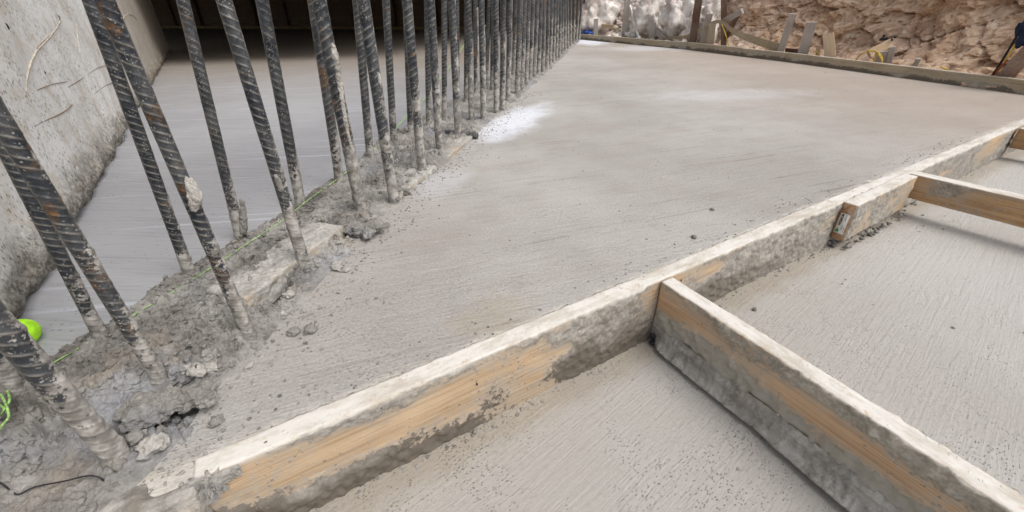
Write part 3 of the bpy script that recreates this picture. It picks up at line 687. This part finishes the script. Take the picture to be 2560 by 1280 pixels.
crust(23, [(1194, 25), (1195, 40), (1195, 55), (1196, 70), (1197, 85), (1196, 100), (1195, 115), (1195, 128)], [.009, .011, .012, .012, .011, .010, .009, .008])
crust(7, [(690, 440), (695, 452), (700, 466)], [.006, .007, .006], MM)
# raised letters rolled into two of the bars
def rolled(i, marks):
    o = barobjs[i]; R = BARS[i][2]; B = np.array(o.matrix_world.translation); ax = np.array(o.matrix_world.col[2][:3])
    for ch, (x, y) in marks:
        d = ray(x, y); best = min(np.linspace(0, 1, 600), key=lambda h: abs(((B+ax*h-O)[0]*d[2]-(B+ax*h-O)[2]*d[0]))+abs(((B+ax*h-O)[1]*d[2]-(B+ax*h-O)[2]*d[1])))
        view = (o.matrix_world.inverted().to_3x3() @ Vector(O-(B+ax*best))); view.z = 0; view.normalize()
        z = view; y_ = Vector((0, 0, 1)); x_ = y_.cross(z); m = Matrix((x_, y_, z)).transposed().to_4x4(); m.translation = Vector((0, 0, best-.006))+z*(R+.0002)-x_*.005
        text(ch, .016, MST, o, m, 'raised_letter', .0014)
rolled(4, [('C', (290, 76)), ('0', (320, 140)), ('0', (345, 198))])
rolled(7, [('H', (582, 95)), ('C', (590, 128)), ('6', (604, 180))])

# short bar lying on the mortar behind the front row
V, F, A = rebar_mesh(.014, .24, .003, 22, .016, 90, .001, mudamt=.5)
a_, b_ = P(1062, 326, .016), P(1142, 334, .016); o = mesh('rebar', V, F, MST, attrs=A); o.matrix_world = frame(a_, (0, 0, 1), (1, 0, 0)); 
zax = Vector(b_-a_).normalized(); xax = zax.cross(Vector((0, 0, 1))).normalized(); yax = zax.cross(xax); m = Matrix((xax, yax, zax)).transposed().to_4x4(); m.translation = Vector(a_)+zax*.06; o.matrix_world = m
tag(o, 'short dark rebar lying flat on the mortar behind the front row of standing bars', 'rebar')

# ------------------------------------------------------------------ planks buried in the mortar strip
def buried(pxs, top, th, wd, lab, seed, amt=.1):
    a, b = P(*pxs[0], top), P(*pxs[1], top); d = (b-a)/np.linalg.norm(b-a); L_ = float(np.linalg.norm(b-a))
    V, F, A = prism(L_, 0, wd, -th, 0, step=.004, ss_=.004, seed=seed, disp=.0015, mudh=.006, mudf=lambda v, s: np.where(s == 2, .8+.45*fbm(v, 8, 3, seed), .72+.8*fbm(v, 14, 3, seed)), wetf=lambda v, s: (s != 2)*.6*ss(.1, .4, fbm(v, 12, 3)))
    o = mesh('plank', V, F, WD_MUDDY, attrs=A, mtx=frame(a, d, (-d[1], d[0], 0))); return tag(o, lab, 'plank')
buried([(612, 748), (857, 566)], .030, .055, .105, 'mortar-covered plank lying between the two rebar rows, its bare edge facing the slab', 4)
buried([(1003, 483), (1090, 415)], .015, .04, .085, 'small buried plank with a bare wood patch beside the speckled rebar', 6)
buried([(1120, 392), (1180, 341)], .015, .04, .10, 'buried plank end beside the short lying rebar', 9)

# ------------------------------------------------------------------ loose stones and crumbs
STN = [((386, 1120), .019, 'largest pale lump of mortar, by the foot of the lowest leaning rebar', MMW), ((352, 1112), .013, 'grey stone left of the largest pale lump', MM),
 ((345, 1082), .013, 'round grey stone under the dark hollow', MM), ((318, 1078), .011, 'grey stone left of the round one under the dark hollow', MM), ((398, 1080), .010, 'small stone right of the round one under the dark hollow', MM),
 ((733, 829), .011, 'left one of two mortar balls on the open slab', MM), ((775, 824), .0125, 'right one of two mortar balls on the open slab', MM),
 ((840, 664), .014, 'flat white chip lying on the slab near the marked rebar', MMW), ((867, 672), .009, 'small white chip right of the flat white chip', MMW),
 ((722, 742), .012, 'white stone in the crumbled slab edge', MMW), ((707, 788), .008, 'light pebble at the tip of the crumbled slab edge', MMW), ((966, 564), .010, 'dark crumb right of the overhanging mortar flake', MMD),
 ((622, 912), .008, 'flat pale chip on the slab right of the wire twist', MMW), ((540, 1052), .010, 'pale pebble on the dusty slab below the wire twist', MM), ((498, 940), .014, 'pale lump just right of the wire twist', MMW),
 ((1780, 523), .006, 'single dark crumb on the slab left of the doubled block', MMD), ((1735, 592), .007, 'dark crumb on the slab above the near cross board', MMD), ((1187, 1079), .005, 'small grey pebble on the lower slab below the form board', MM), ((1887, 773), .006, 'dark pebble on the lower slab right of the near cross board', MMD)]
for k, ((x, y), r, lab, mt) in enumerate(STN):
    z = -.176 if 'lower slab below' in lab else (-.154 if 'lower slab right' in lab else 0)
    q = P(x, y, z+r*.5)
    zz = z+r*.45
    if z == 0:
        hx = float(strip_h(np.array([q[0]]), np.array([q[1]]))[0]) if float(xl(np.array([q[1]]))[0]) < q[0] < float(xr(np.array([q[1]]))[0]) else 0.
        zz = max(hx, 0)+r*.4
    sq = (1.4, .9, .35) if 'flat' in lab else (1, .9, .75)
    V, F = rockv((0, 0, 0), r, 4, k+3, sq, .6, 2.4); V += V*(.18*fbm(V/r, 4, 3, k)[:, None]); tag(mesh('stone', V, F, mt, loc=(q[0], q[1], zz)), lab, 'stone')
# overhanging flake of mortar and round clod
def clod(px, r, z, lab, sq, n=7, spread=1.2, mt=MM):
    q = P(*px, z); spec = []
    for k in range(n):
        a = random.uniform(0, 6.28); s = random.uniform(0, spread)*r; spec.append((q[0]+s*math.cos(a)*sq[0], q[1]+s*math.sin(a)*sq[1], z+random.uniform(-.2, .4)*r, r*random.uniform(.4, .8)))
    return lumps('mortar_clod', spec, mt, lab, 'mortar', 4, (1, 1, .6), .55, None, 2.8)
clod((905, 578), .028, .014, 'overhanging flake of crumbly mortar at the foot of the crusted rebar', (1.6, .8), 12)
clod((1172, 332), .030, .018, 'round dark clod of mortar right of the short lying rebar', (1, .8), 9, 1.0, MMD)
prt = []
for k in range(46):
    q = P(random.gauss(395, 42), random.gauss(1066, 22)); prt.append(rockv((q[0], q[1], random.uniform(-.03, .002)), random.uniform(.004, .010), 3, k, (1, .9, .75), .55, 2.4))
V, F = merge(prt); struct(mesh('hollow_rubble', V, F, MM, smooth=False), 'stuff')
clod((428, 1012), .026, .018, 'pale slab of mortar overhanging the dark hollow', (2.1, .8), 22, 1.4)
clod((640, 588), .02, .012, 'crumbly mortar clod beside the foot of the brown rebar', (1.2, .8), 8)
clod((985, 478), .022, .012, 'crumbly mortar heap at the slab edge beside the bare wood patch', (2, .8), 8, 1.3, MMD)
clod((500, 925), .014, .012, 'small pale clod beside the twist of wire', (1.5, .8), 6, 1.2, MMW)
# crumbs, uncountable
prt = []
for k in range(4200):
    y = random.uniform(.15, 1.6)**1.0; a, b = float(xl(np.array([y]))[0]), float(xr(np.array([y]))[0])
    t = random.random(); x = a+(b-a)*t
    if x < -.95: continue
    prt.append((x, y, random.choice((.002, .002, .003, .003, .004, .004, .005, .007))*(1 if y < 1 else .9), k))
xs_ = np.array([p[0] for p in prt]); ys_ = np.array([p[1] for p in prt]); hs_ = strip_h(xs_, ys_)
msk = fbm(np.stack([xs_, ys_, xs_*0], -1), 5, 3, 7)
V, F = merge([rockv((p[0], p[1], h+p[2]*.25), p[2], 2, p[3] % 40, (1, .9, .7), .8, 2.4) for p, h, m_ in zip(prt, hs_, msk) if m_ > -.22])
struct(mesh('mortar_crumb_cover', V, F, MM, smooth=False), 'stuff')
prt = []
for k in range(1000):
    y = random.uniform(.22, 3.2); b = float(xr(np.array([y]))[0]); d_ = abs(random.gauss(0, .06)); x = b+d_
    prt.append(rockv((x, y, .001), random.choice((.0012, .0018, .0022, .003, .004)), 1, k % 40, (1, .9, .6), .4))
for k in range(420):      # scattered on the open slab
    y = random.uniform(.35, 5); a, b = float(xr(np.array([y]))[0]), min(4, float(formx(y, .04))); x = random.uniform(a, b)
    prt.append(rockv((x, y, .001), random.choice((.0010, .0015, .002, .003))*(1 if y < 2 else 1.3), 1, k % 40, (1, .9, .6), .4))
for k in range(260):      # ridge of grit along the form board
    u = random.uniform(-.1, 3.0); q = fp(u, random.uniform(.02, .10)); prt.append(rockv((q[0], q[1], .002), random.uniform(.001, .003), 1, k % 40, (1, .9, .6), .4))
V, F = merge(prt); struct(mesh('slab_grit', V, F, MM, smooth=False), 'stuff')
prt = []
for k in range(700):
    u = random.uniform(-.5, 3.2); o_ = -abs(random.gauss(0, .25))-.002; zb = -.177 if u < u1 else -.155
    if random.random() < .7: o_ = -random.uniform(.003, .025)
    elif math.sin(u*9)+math.sin(o_*31+u*5) < .5: continue
    if abs(u-u1) < .07: continue
    q = fp(u, o_); prt.append(rockv((q[0], q[1], zb), random.choice((.001, .0015, .002, .003, .0045)), 1, k % 40, (1, .9, .6), .4))
V, F = merge(prt); struct(mesh('lower_slab_grit', V, F, MM, smooth=False), 'stuff')

# ------------------------------------------------------------------ wires, string, ball
V, F = tube(smoothpts([P(x, y, z) for x, y, z in ((-40, 1190, .012), (0, 1207, .014), (25, 1225, .012), (45, 1236, .012), (75, 1222, .014), (105, 1213, .016), (160, 1203, .02), (215, 1190, .024), (245, 1192, .022), (262, 1204, .012))]), .0011, 6)
tag(mesh('tie_wire', V, F, WIRE), 'dark bent wire lying on the mortar in the lower left corner', 'wire')
V, F = merge([tube(smoothpts([P(x, y, z) for x, y, z in pp]), .0013, 5) for pp in (((408, 986, .015), (425, 972, .03), (447, 955, .035)), ((415, 986, .012), (432, 970, .028), (440, 962, .03), (450, 966, .02)), ((440, 966, .03), (470, 958, .02), (488, 938, .02), (490, 912, .03)))])
tag(mesh('tie_wire', V, F, WIRE), 'twisted grey wire at the foot of the dark leaning rebar', 'wire')
V, F = tube(smoothpts([P(x, y, z) for x, y, z in ((735, 530, .012), (742, 518, .02), (765, 514, .022), (785, 522, .014), (770, 530, .012), (748, 526, .016))]), .0012, 5)
tag(mesh('tie_wire', V, F, WIRE), 'thin coil of wire round the foot of the slim orange-rusted rebar', 'wire')
sp_ = [P(x, y, z) for x, y, z in ((128, 910, .016), (240, 845, .020), (350, 778, .022), (452, 717, .024), (520, 674, .024), (650, 588, .026), (700, 555, .026), (770, 500, .026), (840, 450, .026), (920, 390, .022), (1000, 308, .03), (1053, 256, .04), (1096, 202, .05), (1127, 163, .06), (1162, 110, .08), (1181, 80, .15), (1211, 66, .22), (1293, 22, .45))]
V, F = tube(sp_, [  .0010]*8+[.0014, .002, .0022, .0026, .003, .0032, .0045, .006, .006, .006], 6)
tag(mesh('string_line', V, F, LIMES), 'taut lime green string running along the back row of rebars', 'string')
V, F = merge([tube(smoothpts([P(x, y, .02+z) for x, y, z in pp], 6), .0017, 6) for pp in (((-8, 1080, 0), (10, 1058, .01), (22, 1040, .01), (14, 1010, .02), (2, 985, .01)), ((0, 1040, 0), (12, 1022, .012), (24, 1000, .012), (18, 975, .0)), ((-8, 1010, .01), (8, 1018, .012), (20, 1034, .0)))])
tag(mesh('string_tangle', V, F, LIMES), 'tangled lime green string behind the black rebar stub at the left edge', 'string')
c = P(45, 836, .026); V, F = ico(4); V = V*np.array([.031, .031, .028])
tag(mesh('ball', V, F, LIME, loc=c), 'bright lime green ball on the floor behind the lowest leaning rebar', 'ball')

# ------------------------------------------------------------------ left concrete wall
WA, WB = P(80, 770), P(425, 128); WDr = (WB-WA)/np.linalg.norm(WB-WA); WL = float(np.linalg.norm(WB-WA))
WNn = np.array([WDr[1], -WDr[0], 0])            # faces the pit
S0 = -1.0
us = np.concatenate([np.arange(S0, 2.2, .012), np.arange(2.2, WL, .03), [WL]]); vs = np.concatenate([np.linspace(-.03, .3, 50), np.linspace(.32, 2.4, 60)])
U = np.repeat(us, len(vs)); W = np.tile(vs, len(us)); p = np.stack([U, W, U*0], -1)
base = ss(.16, 0., W+.05*fbm(p, 4, 3, 2)); dsp = .004*fbm(p, 3, 3, 5)+base*(.010+.022*fbm(p, 14, 4, 6)+.014*fbm(p, 45, 3, 8))-.02*ss(.04, -.01, W)
V = WA+WDr*U[:, None]+WNn*dsp[:, None]; V[:, 2] = W
nu, nv = len(us), len(vs); F = gridf(nu, nv).tolist(); V = V.tolist(); o0 = len(V)
bk_ = [WA+WDr*S0-WNn*.3, WA+WDr*WL-WNn*.3]
V += [(*bk_[0][:2], -.03), (*bk_[0][:2], 2.4), (*bk_[1][:2], -.03), (*bk_[1][:2], 2.4)]
F.append([(nu-1)*nv+j for j in range(nv)]+[o0+3, o0+2]); F.append([j for j in range(nv)][::-1]+[o0, o0+1]); F.append([o0, o0+2, o0+3, o0+1]); F.append([i*nv+nv-1 for i in range(nu)]+[o0+3, o0+1])
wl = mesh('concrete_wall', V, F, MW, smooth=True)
tag(wl, 'pale cast concrete wall at upper left with scars and a honeycombed foot', 'wall')
def wallpt(x, y, lift=.003): 
    q = onplane(x, y, WA, WB); return q+WNn*lift
wl_inv = None
def wallmark(pts, r, mat, name, jit=.25, lift=.0008):
    V, F = tube(smoothpts([wallpt(x, y, lift) for x, y in pts], 8), r, 6, jit=jit); mesh(name, V, F, mat, wl)
wallmark([(62, 232), (66, 195), (76, 158), (92, 125), (118, 98), (140, 70), (150, 50)], .0034, SCAR, 'trowel_scar'); wallmark([(66, 190), (78, 152), (95, 118), (120, 92), (143, 66), (149, 45)], .0013, CRK, 'crack')
wallmark([(50, 242), (90, 226), (130, 211), (168, 204)], .0010, CRK, 'crack'); wallmark([(85, 316), (110, 303), (140, 290), (165, 276), (180, 262)], .0016, CRK, 'crack')
wallmark([(170, 218), (200, 200), (240, 172), (275, 160)], .0010, CRK, 'crack'); wallmark([(236, 235), (262, 215), (290, 204)], .0014, CRK, 'crack')
wallmark([(305, 50), (318, 36), (332, 38), (342, 50)], .0028, SCAR, 'trowel_scar'); wallmark([(190, 60), (194, 95), (200, 135)], .0022, SCAR, 'trowel_scar'); wallmark([(0, 120), (25, 170), (55, 225), (80, 300), (120, 400), (150, 470)], .0009, CRK, 'crack')
for (x, y, r) in ((17, 66, .010), (146, 42, .008), (223, 34, .007), (228, 222, .006), (112, 182, .005)):
    q = wallpt(x, y, .0); V, F = rockv((0, 0, 0), r, 3, int(x), (.45, .45, 1.1), .4); o = mesh('void', V, F, BLK, wl, loc=q)

# ------------------------------------------------------------------ dark end of the pit: formwork wall, ledger, deck above
EA, EB = P(380, 69), P(1250, 74); EA = np.array([EA[0], EA[1], 0]); ED = (EB-EA)/np.linalg.norm(EB-EA); EL = float(np.linalg.norm(EB-EA)); EN = np.array([-ED[1], ED[0], 0])
EL_tot = EL+2.2
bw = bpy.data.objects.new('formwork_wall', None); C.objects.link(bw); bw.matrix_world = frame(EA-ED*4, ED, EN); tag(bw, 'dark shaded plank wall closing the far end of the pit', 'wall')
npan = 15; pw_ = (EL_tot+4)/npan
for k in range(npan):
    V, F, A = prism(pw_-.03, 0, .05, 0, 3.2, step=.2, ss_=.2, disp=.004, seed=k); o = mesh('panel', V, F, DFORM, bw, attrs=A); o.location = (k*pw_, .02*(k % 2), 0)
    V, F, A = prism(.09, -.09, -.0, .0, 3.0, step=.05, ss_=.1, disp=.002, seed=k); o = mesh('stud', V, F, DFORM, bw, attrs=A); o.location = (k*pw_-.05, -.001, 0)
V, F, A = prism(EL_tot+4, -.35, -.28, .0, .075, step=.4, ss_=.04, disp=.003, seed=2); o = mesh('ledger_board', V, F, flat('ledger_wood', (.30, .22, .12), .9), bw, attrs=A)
dk = []
ZD = 1.25
pl = [(-9.5, 5.8), (-4.2, 4.8), (-.95, 5.4), (.35, 9.0), (1.2, 12.6), (1.0, 14.2), (-18, 23), (-24, 18)]
V = [(x, y, ZD) for x, y in pl]+[(x, y, ZD+.25) for x, y in pl]; n_ = len(pl)
F = [tuple(range(n_))[::-1], tuple(range(n_, 2*n_))]+[(i, (i+1) % n_, (i+1) % n_+n_, i+n_) for i in range(n_)]
tag(mesh('deck', V, F, DECK, smooth=False), 'concrete deck spanning above the dark end of the pit', 'deck')

# ------------------------------------------------------------------ far form boards
FPX_ = [(1453, 99), (1716, 124), (1851, 141), (1960, 154), (2260, 193), (2560, 237)]
FP3 = [P(*q) for q in FPX_]; fx = np.array([q[0] for q in FPX_]); fdist = np.array([np.linalg.norm(q[:2]) for q in FP3])
def Dxy(x): 
    if x > 2560: return float(fdist[-1]-(x-2560)*.0016)
    return float(np.interp(x, fx, fdist))
def PB(x, y, off=0.):
    d = ray(x, y); t = (Dxy(x)+off)/np.linalg.norm(d[:2]); return d*t+O
def farboard(a, b, ht, lab, seed, name='form_board'):
    d = b-a; L_ = float(np.linalg.norm(d)); d = d/L_
    V, F, A = prism(L_, 0, .05, -.05, ht, step=.02, ss_=.012, seed=seed, disp=.002, mudh=.004, mudf=lambda v, s: np.where(s == 2, .2+.5*fbm(v, 6, 3), .15+.5*fbm(v, 5, 3, seed)+.7*ss(.6*ht, .1*ht, v[:, 2]+.03*fbm(v, 4, 3, 9))), wetf=lambda v, s: (s != 2)*ss(.42*ht, .22*ht, v[:, 2]+.8*ht*fbm(v, 7, 4, 4))*.85, dustf=lambda v, s: (s == 2)*.35)
    return tag(mesh(name, V, F, WD_FAR, attrs=A, mtx=frame(a, d, (-d[1], d[0], 0))), lab, 'form board')
h1 = float(over(1453, 88, FP3[0])[2]); h2 = float(over(2260, 170, FP3[4])[2]); 
J1, J2 = FP3[1], FP3[2]
farboard(FP3[0]-(J1-FP3[0])*.12, J1-(J1-FP3[0])*.002, .088, 'far form board nearest the rebars, behind the white powder', 1)
farboard(J1, J2-(J2-J1)*.004, .092, 'short middle far form board below the dark posts', 2)
V3 = P(1960, 154)
for k, (a, b) in enumerate(((J2, FP3[3]), )): farboard(a, b-(b-a)*.004, .088, 'short far form board below the tall grey leaning stake', 3)
farboard(FP3[3], FP3[5]+(FP3[5]-FP3[3])*.9, .088, 'long far form board running out at the right edge of the photo', 4)

# ------------------------------------------------------------------ rock face behind
rp = [np.array([.3, 13.6]), np.array([1.5, 12.2])]+[PB(x, 60, 1.0)[:2] for x in (1500, 1600, 1716, 1851)]+[PB(x, 60, .85)[:2] for x in (1960, 2100)]+[PB(x, 60, .75)[:2] for x in (2260, 2420, 2560)]
rp += [rp[-1]+(rp[-1]-rp[-3])*k for k in (.5, 1.2, 2.5)]
rp = [np.array([q[0], q[1], 0]) for q in rp]; path = np.array(smoothpts(rp, 12)); seg = np.linalg.norm(np.diff(path, axis=0), axis=1); cum = np.concatenate([[0], np.cumsum(seg)])
us = np.arange(0, cum[-1], .018); vs = np.concatenate([np.linspace(-.2, 1.0, 90), np.linspace(1.03, 2.6, 30)])
PX = np.stack([np.interp(us, cum, path[:, k]) for k in range(2)], -1); tg_ = np.gradient(PX, axis=0); tg_ /= np.linalg.norm(tg_, axis=1)[:, None]; nn_ = np.stack([-tg_[:, 1], tg_[:, 0]], -1)
mid = PX.mean(0); 
if ((PX[len(PX)//2]+nn_[len(PX)//2])**2).sum() < (PX[len(PX)//2]**2).sum(): nn_ = -nn_
U = np.repeat(us, len(vs)); W = np.tile(vs, len(us)); p = np.stack([U, W, U*0], -1)
PXr = np.repeat(PX, len(vs), 0); NN = np.repeat(nn_, len(vs), 0)
q_ = p+np.stack([fbm(p, 2, 3, 1), fbm(p, 2, 3, 2), U*0], -1)*.18
f1, f2, id1 = wor(q_*np.array([1, 1.9, 1]), 2.0, 5); g1, g2, id2 = wor(q_*np.array([1, 1.5, 1]), 6.5, 6)
crack = ss(.05, 0, f2-f1)*.04
off = W*.45+.5*(1-ss(0, .3, W))*0-.14*(id1-.5)-.03*(id2-.5)-.20*fbm(p, 1.6, 3, 9)-.085*fbm(p, 5, 6, 11, .62)-.035*fbm(p, 30, 4, 15)+crack
off -= .12*ss(.22, -.05, W)*(1+fbm(p, 2.5, 3, 7))
V = np.zeros((len(U), 3)); V[:, :2] = PXr+NN*off[:, None]; V[:, 2] = W+.05*fbm(p+5, 3, 3, 3)
rk = mesh('rock_face', V, gridf(len(us), len(vs)), MR, smooth=False); struct(rk)
# ground at the foot of the rock
strip2 = []
V = []; 
for k, u in enumerate(us[::6]):
    a = PX[::6][k]; n0 = nn_[::6][k]
    for t in np.linspace(-1.1, .5, 14): V.append((a[0]+n0[0]*t, a[1]+n0[1]*t, 0))
V = np.array(V); V[:, 2] = .0+.05*fbm(V, 3, 4, 3)-.05; 
struct(mesh('rubble_ground', V, gridf(len(us[::6]), 14), MR, smooth=True))
# boulders in front of the bright cut
for k, (x, y, r, lab) in enumerate(((1620, 45, .34, 'pink boulder behind the thin white pipe'), (1700, 30, .30, 'pale boulder between the boulder behind the pipe and the first dark post'), (1760, 60, .26, 'rounded boulder behind the crossing posts'), (1495, 40, .33, 'grey boulder beside the last rebars'))):
    q = PB(x, y, .55); V, F = rockv((0, 0, 0), r, 5, k+5, (1, .8, 1.05), .6, 1.9); tag(mesh('boulder', V, F, MRP, loc=q), lab, 'boulder')

prt = []
for k in range(420):
    x = random.uniform(1450, 2620); q = PB(x, 60, random.uniform(.10, .75)); prt.append(rockv((q[0], q[1], random.uniform(0, .05)), random.choice((.012, .02, .03, .045, .07)), 2, k % 50, (1, .9, .75), .6, 2))
V, F = merge(prt); struct(mesh('rock_debris', V, F, MR, smooth=False), 'stuff')
# ------------------------------------------------------------------ timber and clutter behind the far boards
def stick(pb, pt, wpx, off, mat, lab, name='stake', cat='stake', th=.03, ext=.12, offt=None, group=None):
    a = PB(*pb, off); b = PB(*pt, off if offt is None else offt); d = b-a; L_ = float(np.linalg.norm(d)); d = d/L_; a = a-d*ext; L_ += ext
    depth = float((a-O)@np.array([0, cp, -sp])); wd = wpx/FPX*depth
    view = np.array([a[0], a[1], 0]); view = view/np.linalg.norm(view)
    V, F, A = prism(L_, 0, th, -wd/2, wd/2, step=.05, ss_=.03, disp=.002, seed=int(pb[0]), mudf=lambda v, s: .0+.6*fbm(v, 6, 3), r=.003)
    return tag(mesh(name, V, F, mat, attrs=A, mtx=frame(a, d, view), smooth=False), lab, cat, group)
stick((1489, 90), (1490, 47), 11, .12, WD_GREY, 'short grey stake nearest the rebars')
stick((1500, 64), (1540, 68), 9, .35, WD_NEW, 'short horizontal wood rail beside the stake nearest the rebars', 'rail', 'rail', ext=.0)
stick((1560, 95), (1569, 3), 14, .14, WD_GREY, 'tall upright grey stake left of the thin white pipe')
stick((1610, 98), (1617, 53), 14, .4, WD_NEW, 'pale tan stake leaning right of the white pipe')
stick((1629, 100), (1631, 57), 15, .14, WD_GREY, 'short dark grey stake right of the pale tan one')
stick((1668, 102), (1636, 76), 12, .22, WD_GREY, 'stubby wood brace lying against the short dark stake', 'brace', 'brace', ext=.02)
stick((1730, 112), (1750, -22), 17, .12, WD_DARK, 'first dark brown post, leaning right, behind the middle far form board', 'post', 'post', .05)
stick((1756, 112), (1774, 35), 15, .2, WD_GREY, 'slanted grey stake between the two dark posts')
stick((1775, 113), (1782, 60), 15, .13, WD_FAR, 'stubby brown stake right beside the slanted grey one')
stick((1809, 118), (1810, -22), 13, .30, WD_DARK, 'second dark post, upright, right of the stakes', 'post', 'post', .05)
stick((1800, 58), (1854, 29), 13, .25, WD_GREY, 'grey plank propped diagonally across the second dark post', 'plank', 'plank', ext=.02)
stick((1822, 82), (1848, 32), 10, .32, WD_DARK, 'dark prop under the diagonal grey plank', 'prop', 'prop')
stick((1949, 136), (1982, 35), 15, .14, WD_GREY, 'long leaning grey stake, left one of the leaning pair')
stick((2005, 141), (2029, 56), 22, .12, WD_GREY, 'broad leaning grey stake, right one of the leaning pair')
stick((1962, 128), (1996, 131), 14, .3, WD_DARK, 'dark board between the leaning pair of stakes', 'board', 'board', ext=.0)
stick((2076, 151), (2070, 84), 22, .12, WD_NEW, 'thick light wood block standing upright behind the long far board', 'block', 'wood block', .06)
stick((2044, 145), (2046, 113), 9, .14, WD_NEW, 'small split of light wood left of the upright light block', 'wood_scrap', 'wood block')
stick((2186, 128), (2231, 105), 20, .3, WD_NEW, 'fresh light plank lying slanted with yellow wire round it', 'plank', 'plank', ext=.04, offt=.5)
stick((2196, 172), (2206, 130), 26, .16, WD_GREY, 'grey stub holding up the fresh light plank', 'stub', 'wood block')
stick((2216, 178), (2232, 118), 12, .2, WD_GREY, 'thin grey stake to the right of the fresh light plank')
stick((2283, 173), (2296, 148), 10, .16, WD_GREY, 'tiny grey stake end poking above the long far board')
stick((2492, 214), (2600, 100), 30, .10, mat_wood('red_plank_wood', (.30, .17, .12), (.2, .11, .08)), 'reddish brown plank leaning at the right edge', 'plank', 'plank', .04)
# bent thin board sweeping from the posts to the leaning pair
pts = [(1661, 95), (1700, 94), (1728, 87), (1752, 74), (1775, 60), (1795, 54), (1812, 61), (1830, 76), (1858, 90), (1895, 103), (1925, 113), (1955, 122)]
ctr = smoothpts([PB(x, y, .17) for x, y in pts], 5); V = []; F = []
for i, c_ in enumerate(ctr):
    t = i/(len(ctr)-1); hw = (.020+.022*ss(.45, .9, np.array(t)))*1.; vd = np.array([c_[0], c_[1], 0]); vd /= np.linalg.norm(vd)
    for a_, b_ in ((-1, 0), (1, 0), (1, .012), (-1, .012)): V.append(c_+np.array([0, 0, hw*a_])+vd*b_)
for i in range(len(ctr)-1):
    for k in range(4): F.append((4*i+k, 4*i+(k+1) % 4, 4*i+4+(k+1) % 4, 4*i+4+k))
tag(mesh('bent_board', V, F, WD_FAR, smooth=False), 'thin bent board sweeping over the stakes down to the leaning pair', 'board')
def cable(pts, off, r, mat, lab, name='wire', cat='wire'):
    V, F = tube(smoothpts([PB(x, y, off) for x, y in pts], 6), r, 6); return tag(mesh(name, V, F, mat), lab, cat)
cable([(1575, 13), (1584, 50), (1597, 97)], .16, .017, WHT, 'thin white pipe leaning beside the tall upright grey stake', 'pipe', 'pipe')
cable([(1804, 62), (1812, 80), (1818, 100), (1823, 120)], .10, .006, YEL, 'yellow wire hanging below the crossing of planks')
cable([(2034, 130), (2040, 128), (2047, 134), (2051, 144)], .08, .005, YEL, 'small yellow wire loop by the upright light block')
cable([(2136, 156), (2150, 138), (2170, 128), (2192, 130), (2204, 142), (2205, 162)], .10, .006, YEL, 'yellow wire looping over the fresh light plank')
cable([(2182, 160), (2188, 145), (2196, 136), (2204, 150), (2207, 170)], .09, .0055, YEL, 'shorter yellow wire loop in front of the grey stub')
cable([(2328, 176), (2342, 169), (2360, 170), (2378, 180)], .12, .005, YEL, 'flat yellow wire arc above the long far board')
cable([(2478, 205), (2505, 165), (2538, 112), (2545, 95)], .08, .005, YEL, 'yellow wire rising beside the reddish plank')
cable([(2470, 202), (2500, 160), (2530, 110), (2570, 40)], .09, .007, BLK, 'thick black cable rising at the right edge')
cable([(2474, 205), (2494, 175), (2520, 150)], .07, .005, RED, 'red wire at the foot of the thick black cable')
def blob(pxs, off, rs, mat, lab, name, cat, sq=(1, .6, .7)):
    lumps(name, [(*PB(x, y, off), r) for (x, y), r in zip(pxs, rs)], mat, lab, cat, 3, sq, .5)
blob([(2552, 70), (2560, 90), (2548, 105), (2566, 60)], .1, [.035, .05, .03, .04], NAVY, 'navy blue cloth hanging at the upper right edge', 'cloth', 'cloth', (.6, .5, 1.2))
blob([(2205, 98), (2216, 96), (2226, 99), (2238, 92), (2210, 90)], .5, [.022, .02, .02, .018, .015], BLK, 'black tangle in the rock hollow behind the fresh plank', 'scrap', 'scrap')
blob([(1460, 80), (1470, 78), (1478, 82), (1466, 84)], .15, [.05, .05, .04, .04], BLUE, 'crumpled blue tarp at the end of the rebar row', 'tarp', 'tarp', (1.3, .8, .45))
blob([(1575, 85), (1586, 88), (1596, 92), (1566, 82)], .2, [.07, .06, .05, .05], WHT, 'white plastic sheet at the foot of the thin white pipe', 'plastic_sheet', 'sheet', (1.3, .8, .4))
blob([(1540, 68), (1549, 74), (1556, 80)], .3, [.04, .035, .03], flat('cream_plastic', (.72, .66, .46), .6), 'cream-coloured bag beside the tall upright grey stake', 'bag', 'bag', (1.2, .7, .6))
